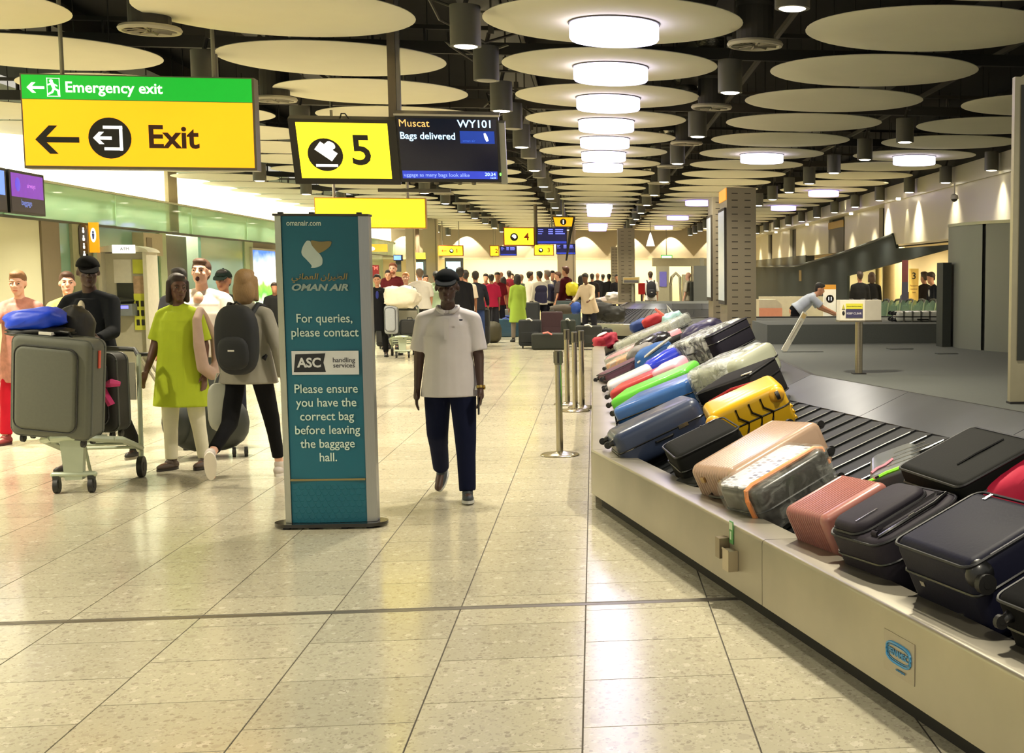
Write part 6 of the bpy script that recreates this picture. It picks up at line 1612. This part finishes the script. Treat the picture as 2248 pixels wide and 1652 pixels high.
    if watch:
        W_, hd = J['wr', 1], J['hd', 1]; k = MB(); k.cyl((W_ - hd * .02) * sc, (W_ + hd * .0) * sc, .031, .030, n=16); k.ell((W_ - hd * .01 + Vector((-.03, 0, 0))) * sc, (.008, .018, .018)); k.build('wristwatch', mat('watch_gold', (190, 160, 90), .25, .9), o)
    if backpack:
        c, wd_, ht_ = backpack; bp_ = thing('backpack', 'backpack', 'backpack'); bp_.matrix_world = Matrix.Translation((loc[0], loc[1], z0)) @ Matrix.Rotation(D2(face), 4, 'Z')
        bmx = mat('pack_%d_%d' % c[:2], c, .75, bump=.15)
        k = MB(); k.ell(T((0, -.20, .24)), (wd_ / 2, .095, ht_ / 2), R=RL, pw=.7, nu=24, nv=14); remesh('pack_body', scaled(k), .012, bmx, bp_, sm=3)
        k = MB(); k.ell(T((0, -.275, .14)), (wd_ * .36, .05, ht_ * .24), R=RL, pw=.7, nu=20); scaled(k).build('pocket', bmx, bp_, sharp=2)
        for sd in (1, -1): k = MB(); k.tube([T((sd * .10, -.14, .44)), T((sd * .115, -.04, .52)), T((sd * .115, .08, .50)), T((sd * .125, .145, .38)), T((sd * .15, .10, .2)), T((sd * .16, -.08, .08))], .020, 6); scaled(k).build('shoulder_strap', bmx, bp_)
        k = MB(); k.tube([T((-.04, -.17, .24 + ht_ / 2 - .01)), T((0, -.18, .26 + ht_ / 2)), T((.04, -.17, .24 + ht_ / 2 - .01))], .008, 6); scaled(k).build('grab_loop', bmx, bp_)
        k = MB(); k.box(T((0, -.324, .16)), (.05, .004, .012)); scaled(k).build('pack_label', white_tag, bp_)
        return o, bp_
    return o


def P_at(px, Y): return (aY(px, 620, Y).x, Y)


# main figure
pm_ = person('man in white polo shirt and dark cap walking towards the viewer', (-1.03, 9.85), 180, 1.655, 'deep', headk=1.05, top=(208, 202, 204), trousers=(18, 22, 46), lod=0, hair=(30, 26, 24), hairk='grey_rim',
             cap=(26, 29, 33), legs=((-14, 28, 3), (10, 4, 3)), foot=(-4, 4), arms=((-6, 9, 18), (2, 8, 16)), bulk=1.10, sleeve=.42, hem=.05, collar=True, shoes=(44, 52, 60), shoe_sole=(190, 190, 186), flare=1.12, hold_phone=True, watch=True, trl=1.0, sk2=(70, 47, 38))
q = 1.655 / 1.75
MB().ell((-.10, .128, 1.30), (.014, .004, .007)).build('chest_emblem', mat('emblem_navy', (60, 60, 80), .6), pm_)
MB().prism([(-.20, .80), (-.18, .80), (-.19, .835)], .085, .09, axis='y').build('leg_emblem', white_tag, pm_)

mat('cloth_176_130_116', (176, 120, 108), .85, var=.55, scale=16, bump=.15); mat('cloth_216_186_96', (216, 186, 96), .85, var=.3, scale=3, stretch=(.1, .1, 14))
# left group
person('man in black jacket and black cap pushing the loaded trolley', (-4.12, 11.85), 165, 1.79, 'deep', top=(22, 24, 28), trousers=(30, 30, 30), lod=1, hairk='grey_rim', hair=(24, 22, 20), cap=(20, 20, 20), legs=((16, 8, 3), (-14, 18, 3)), foot=(0, 0), arms=((34, 14, 44), (30, 18, 50)), bulk=1.16, sleeve=1.0, hem=.02, head=(38, -6), layer=(206, 196, 170), shoes=(44, 42, 40), shoe_sole=(150, 144, 130), sk2=(62, 42, 34))
person('woman in bright lime tunic and white trousers looking left', (-3.40, 11.75), 160, 1.63, 'dark', top=(168, 184, 50), trousers=(214, 210, 186), lod=1, hair=(46, 32, 26), hairk='bob', fem=True, legs=((4, 4, 2), (-3, 6, 3)), arms=((10, 12, 16), (-4, 12, 14)), bulk=1.18, sleeve=.42, hem=.28, tunic=.5, head=(52, -4), shoes=(66, 52, 42), trl=.98, flare=.95)
sc1 = thing('shoulder_bag', 'pale pink scarf bag hanging on the shoulder of woman in lime', 'bag', (-3.36, 11.75, 0), D2(160))
k = MB(); q_ = [(-.13, -.09, 1.27), (-.15, .0, 1.33), (-.18, .09, 1.25), (-.205, .11, 1.05), (-.22, .09, .86), (-.235, .0, .80), (-.235, -.08, .88), (-.2, -.11, 1.08), (-.13, -.09, 1.27)]; r_ = [.03, .032, .036, .046, .05, .05, .046, .038, .03]
for i in range(8): k.cap(q_[i], q_[i + 1], r_[i], r_[i + 1])
remesh('scarf', k, .01, mat('scarf_pink', (176, 150, 134), .8, bump=.3), sc1)
w3, bp3 = person('blonde woman with black backpack and grey jumper walking away', (-2.70, 11.05), -8, 1.70, 'pale', top=(140, 136, 124), trousers=(18, 18, 20), lod=1, hair=(142, 112, 74), hairk='bob', fem=True, legs=((20, 4, 3), (-16, 44, 3)), foot=(0, -10), arms=((-10, 22, 8), (12, 14, 12)), bulk=1.14, sleeve=.98, hem=.02, backpack=((24, 26, 30), .34, .56), shoes=(196, 186, 178), shoe_sole=(226, 218, 206), trl=.82, flare=.86)
bp3['label'] = 'black backpack worn by the blonde woman walking away'
person('person in pink floral top and red trousers, hand at face, left margin', P_at(42, 13.9), 175, 1.68, 'pale', top=(176, 130, 116), trousers=(176, 26, 44), lod=1, hair=(120, 84, 52), hairk='short', fem=True, legs=((14, 6, 3), (-10, 16, 3)), arms=((50, 6, 110, 20), (10, 14, 70)), bulk=1.1, sleeve=.9, hem=.22, tunic=.4, head=(10, -8), shoes=(120, 40, 40))
person('woman in yellow striped top seen between floral top and black cap', P_at(148, 14.4), 185, 1.66, 'pale', top=(216, 186, 96), trousers=(60, 54, 60), lod=1, hair=(70, 44, 30), hairk='tied', fem=True, arms=((40, 16, 80, 20), (40, 10, 90, 10)), sleeve=.42, head=(18, 0), legs=((8, 4, 3), (-8, 10, 3)))
person('man in white T-shirt yawning behind the lime tunic woman', P_at(443, 13.2), 176, 1.77, 'pale', top=(216, 204, 192), trousers=(80, 84, 90), lod=1, hair=(78, 52, 36), hairk='short', bulk=1.28, sleeve=.44, mouth_open=True, head=(0, 6), neckline=True, arms=((10, 18, 20), (10, 18, 20)))
person('dark-haired person mostly hidden behind the yawning man', P_at(394, 15.4), 170, 1.70, 'brown', top=(60, 60, 66), hair=(26, 22, 22), lod=2)
person('person in dark cap just behind the blonde head', P_at(492, 15.0), 175, 1.68, 'brown', top=(50, 54, 50), lod=2, cap=(30, 40, 36), hair=(28, 26, 24))
person('person in black sitting low by the backlit poster', P_at(602, 27.0), 190, 1.5, 'brown', top=(26, 26, 26), lod=3)

# middle distance, left of the walkway
G2 = dict(lod=2)
person('woman in black coat over blue top beside the banner stand', P_at(828, 28.0), 185, 1.66, 'tan', top=(22, 22, 26), trousers=(22, 22, 24), hair=(20, 18, 20), hairk='bun', fem=True, sleeve=.98, hem=.3, layer=(30, 40, 120), **G2)
person('dark-haired man in white behind the woman in black coat', P_at(854, 31.0), 178, 1.76, 'tan', top=(196, 196, 186), hair=(34, 28, 24), **G2)
person('bearded man in maroon T-shirt beside the woman in grey', P_at(864, 31.0), 176, 1.92, 'pale', top=(74, 22, 26), trousers=(40, 40, 46), hair=(120, 66, 40), beard=True, bulk=1.2, sleeve=.44, arms=((4, 12, 14), (6, 10, 12)), **G2)
w5 = person('woman in grey V-neck top pushing the middle trolley', P_at(891, 28.7), 182, 1.70, 'pale', sk2=(206, 128, 104), top=(74, 76, 70), trousers=(60, 60, 66), hair=(190, 130, 90), hairk='tied', fem=True, sleeve=.34, arms=((38, 12, 40), (38, 12, 40)), neckline=True, bulk=1.08, **G2)
person('broad man in white T-shirt seen from behind near the screens', P_at(922, 31.5), 20, 1.80, 'tan', top=(226, 220, 208), trousers=(60, 60, 60), hair=(110, 92, 76), bulk=1.3, sleeve=.45, **G2)
person('person in rust top, head only, in front of the lit screen', P_at(934, 35.0), 200, 1.66, 'tan', top=(150, 90, 76), hair=(40, 30, 26), **G2)
person('person in pale green shirt just left of the capped man', P_at(958, 33.0), 20, 1.74, 'brown', top=(178, 200, 168), trousers=(120, 112, 96), hair=(30, 28, 26), bulk=1.15, **G2)
person('dark-haired man partly behind the capped head, right side', P_at(1010, 28.0), 10, 1.80, 'brown', top=(26, 26, 30), hair=(28, 24, 24), bulk=1.1, sleeve=.98, **G2)
person('man in cream shirt right of the capped head', P_at(1022, 30.5), 15, 1.76, 'brown', top=(214, 200, 180), hair=(34, 28, 26), **G2)
person('man in dark jacket and blue jeans seen from behind', P_at(1044, 31.5), 8, 1.74, 'brown', top=(38, 40, 48), trousers=(50, 66, 110), hair=(34, 28, 26), sleeve=.98, arms=((20, 16, 30), (10, 16, 20)), bulk=1.1, **G2)
far = [
    (1067, 38, 1.70, 'tan', (110, 30, 44), 'person in crimson top by the luggage, left of the maroon group', {}),
    (1079, 36, 1.68, 'brown', (150, 30, 60), 'person in bright maroon sweatshirt with white patch', {}),
    (1092, 37, 1.74, 'brown', (104, 26, 36), 'person in maroon beside the white-patched sweatshirt', {}),
    (1100, 44, 1.78, 'brown', (120, 40, 40), 'bald man behind the maroon group', dict(hairk='none')),
    (1105, 40.5, 1.62, 'tan', (200, 120, 90), 'person in peach top left of the green coat', dict(fem=True, hairk='bob')),
    (1118, 46, 1.82, 'brown', (110, 30, 40), 'man in red and black striped top in the far crowd', {}),
    (1124, 49.5, 1.74, 'pale', (60, 50, 60), 'person with dark hair behind the green coat', {}),
    (1136, 34, 1.68, 'brown', (150, 176, 70), 'woman in leaf-green coat seen from behind', dict(fem=True, hairk='bob', sleeve=.98, hem=.35, tunic=.6, face=20, hair=(24, 20, 22), trousers=(120, 110, 100))),
    (1144, 40, 1.68, 'pale', (90, 96, 80), 'person just right of the green coat', dict(hairk='short', hair=(120, 90, 66))),
    (1163, 38, 1.76, 'tan', (232, 222, 206), 'man in white shirt facing the waistcoated men', dict(face=-60, sleeve=.9, hair=(50, 34, 26), arms=((40, 10, 50), (40, 10, 50)))),
    (1185, 37, 1.76, 'brown', (214, 206, 190), 'man in navy waistcoat over white sleeves, left of the two', dict(face=40, vest=(36, 34, 66), trousers=(24, 24, 34), sleeve=.9, hair=(30, 24, 24), bulk=1.15)),
    (1203, 38, 1.80, 'brown', (206, 200, 180), 'taller man in dark waistcoat, right of the two', dict(face=60, vest=(40, 40, 66), trousers=(24, 24, 34), sleeve=.9, hair=(120, 110, 100), bulk=1.1)),
    (1213, 41, 1.80, 'tan', (60, 60, 70), 'dark-haired person behind the two waistcoated men', dict(hair=(26, 22, 22))),
    (1226, 40, 1.76, 'tan', (70, 60, 60), 'person facing left beside the tall man in maroon', dict(face=90, hair=(90, 60, 40))),
    (1243, 38, 1.90, 'tan', (66, 18, 24), 'tall man in dark maroon jacket before the steel column', dict(face=60, sleeve=.98, hair=(90, 50, 36), bulk=1.1)),
    (1275, 42, 1.66, 'brown', (26, 24, 26), 'dark-haired figure in black right of the steel column', dict(fem=True, hairk='long', hair=(20, 18, 20))),
    (1293, 33, 1.72, 'dark', (216, 196, 168), 'woman in cream top leaning over the far carousel', dict(fem=True, face=150, lean=14, sleeve=.9, bulk=1.15, hairk='bun', hair=(24, 20, 20), arms=((30, 10, 30), (30, 14, 40)), hem=.1)),
    (1300, 45, 1.72, 'brown', (40, 36, 34), 'figure behind the cream-topped woman', {}),
    (1312, 50, 1.76, 'brown', (30, 30, 32), 'man in black suit with white collar, far crowd', dict(hairk='none', sleeve=.98)),
    (1324, 54, 1.72, 'brown', (210, 204, 190), 'slim figure in white, far crowd beside black suit', {}),
    (1337, 48, 1.72, 'brown', (26, 26, 28), 'figure in black with curly hair left of far pylon', dict(hair=(18, 16, 16), sleeve=.98)),
    (1354, 46, 1.70, 'brown', (24, 22, 24), 'figure in black half hidden by the far pylon', dict(sleeve=.98)),
]
for px, Y, h, skn, top, lab, kw in far:
    kw = dict(kw); fc = kw.pop('face', random.choice((0, 20, 170, 190))); kw.setdefault('hair', (34, 26, 24)); kw.setdefault('trousers', (36, 36, 44))
    person(lab, P_at(px, Y), fc, h, skn, top=top, lod=3, group=None, **kw)
w6, bp6 = person('young man in white T-shirt with black backpack walking away at back', P_at(1428, 42.5), 4, 1.78, 'pale', top=(232, 228, 220), trousers=(20, 20, 24), hair=(60, 44, 30), lod=3, backpack=((22, 22, 28), .30, .50))
bp6['label'] = 'black backpack on the young man in white at the far end'
person('bald man in grey clothes beside the grey booth at the back', P_at(1512, 42.5), 60, 1.76, 'pale', top=(176, 170, 150), trousers=(120, 112, 100), lod=3, hairk='none')
person('cleaner in pale blue shirt and black trousers bending over', (aY(1745, 700, 26.3).x, 26.3), -92, 1.72, 'tan', top=(176, 184, 200), trousers=(18, 18, 22), lod=2, lean=52, hair=(22, 20, 22), arms=((46, 6, 20), (40, 6, 26)), legs=((0, 4, 3), (8, 6, 3)), sleeve=.42, bulk=1.1, tuck=True)
person('silhouetted person in black in the lit side hall, left of two', P_at(1888, 31.0), 0, 1.74, 'brown', top=(26, 26, 26), lod=3, sleeve=.98)
person('silhouetted person in black in the lit side hall, right of two', P_at(1914, 31.5), 0, 1.72, 'brown', top=(22, 22, 22), lod=3, sleeve=.98, hairk='bob', hair=(60, 40, 24))
person('person in dark clothes by the yellow desk sign in side hall', P_at(2030, 28.5), 30, 1.72, 'brown', top=(24, 20, 18), lod=3, sleeve=.98)
person('official in dark suit leaning at the side hall desk', P_at(2056, 27.6), 100, 1.72, 'tan', top=(28, 30, 38), lod=3, sleeve=.98, lean=10, layer=(200, 200, 200))
v = P_at(1998, 29.0); blob('backpack', 'teal backpack by the desk sign in the side hall', 'backpack', Matrix.Translation((v[0], v[1], .75)), (.24, .2, .26), mat('pack_teal', (24, 50, 70), .6), seed=51)
run_jobs()
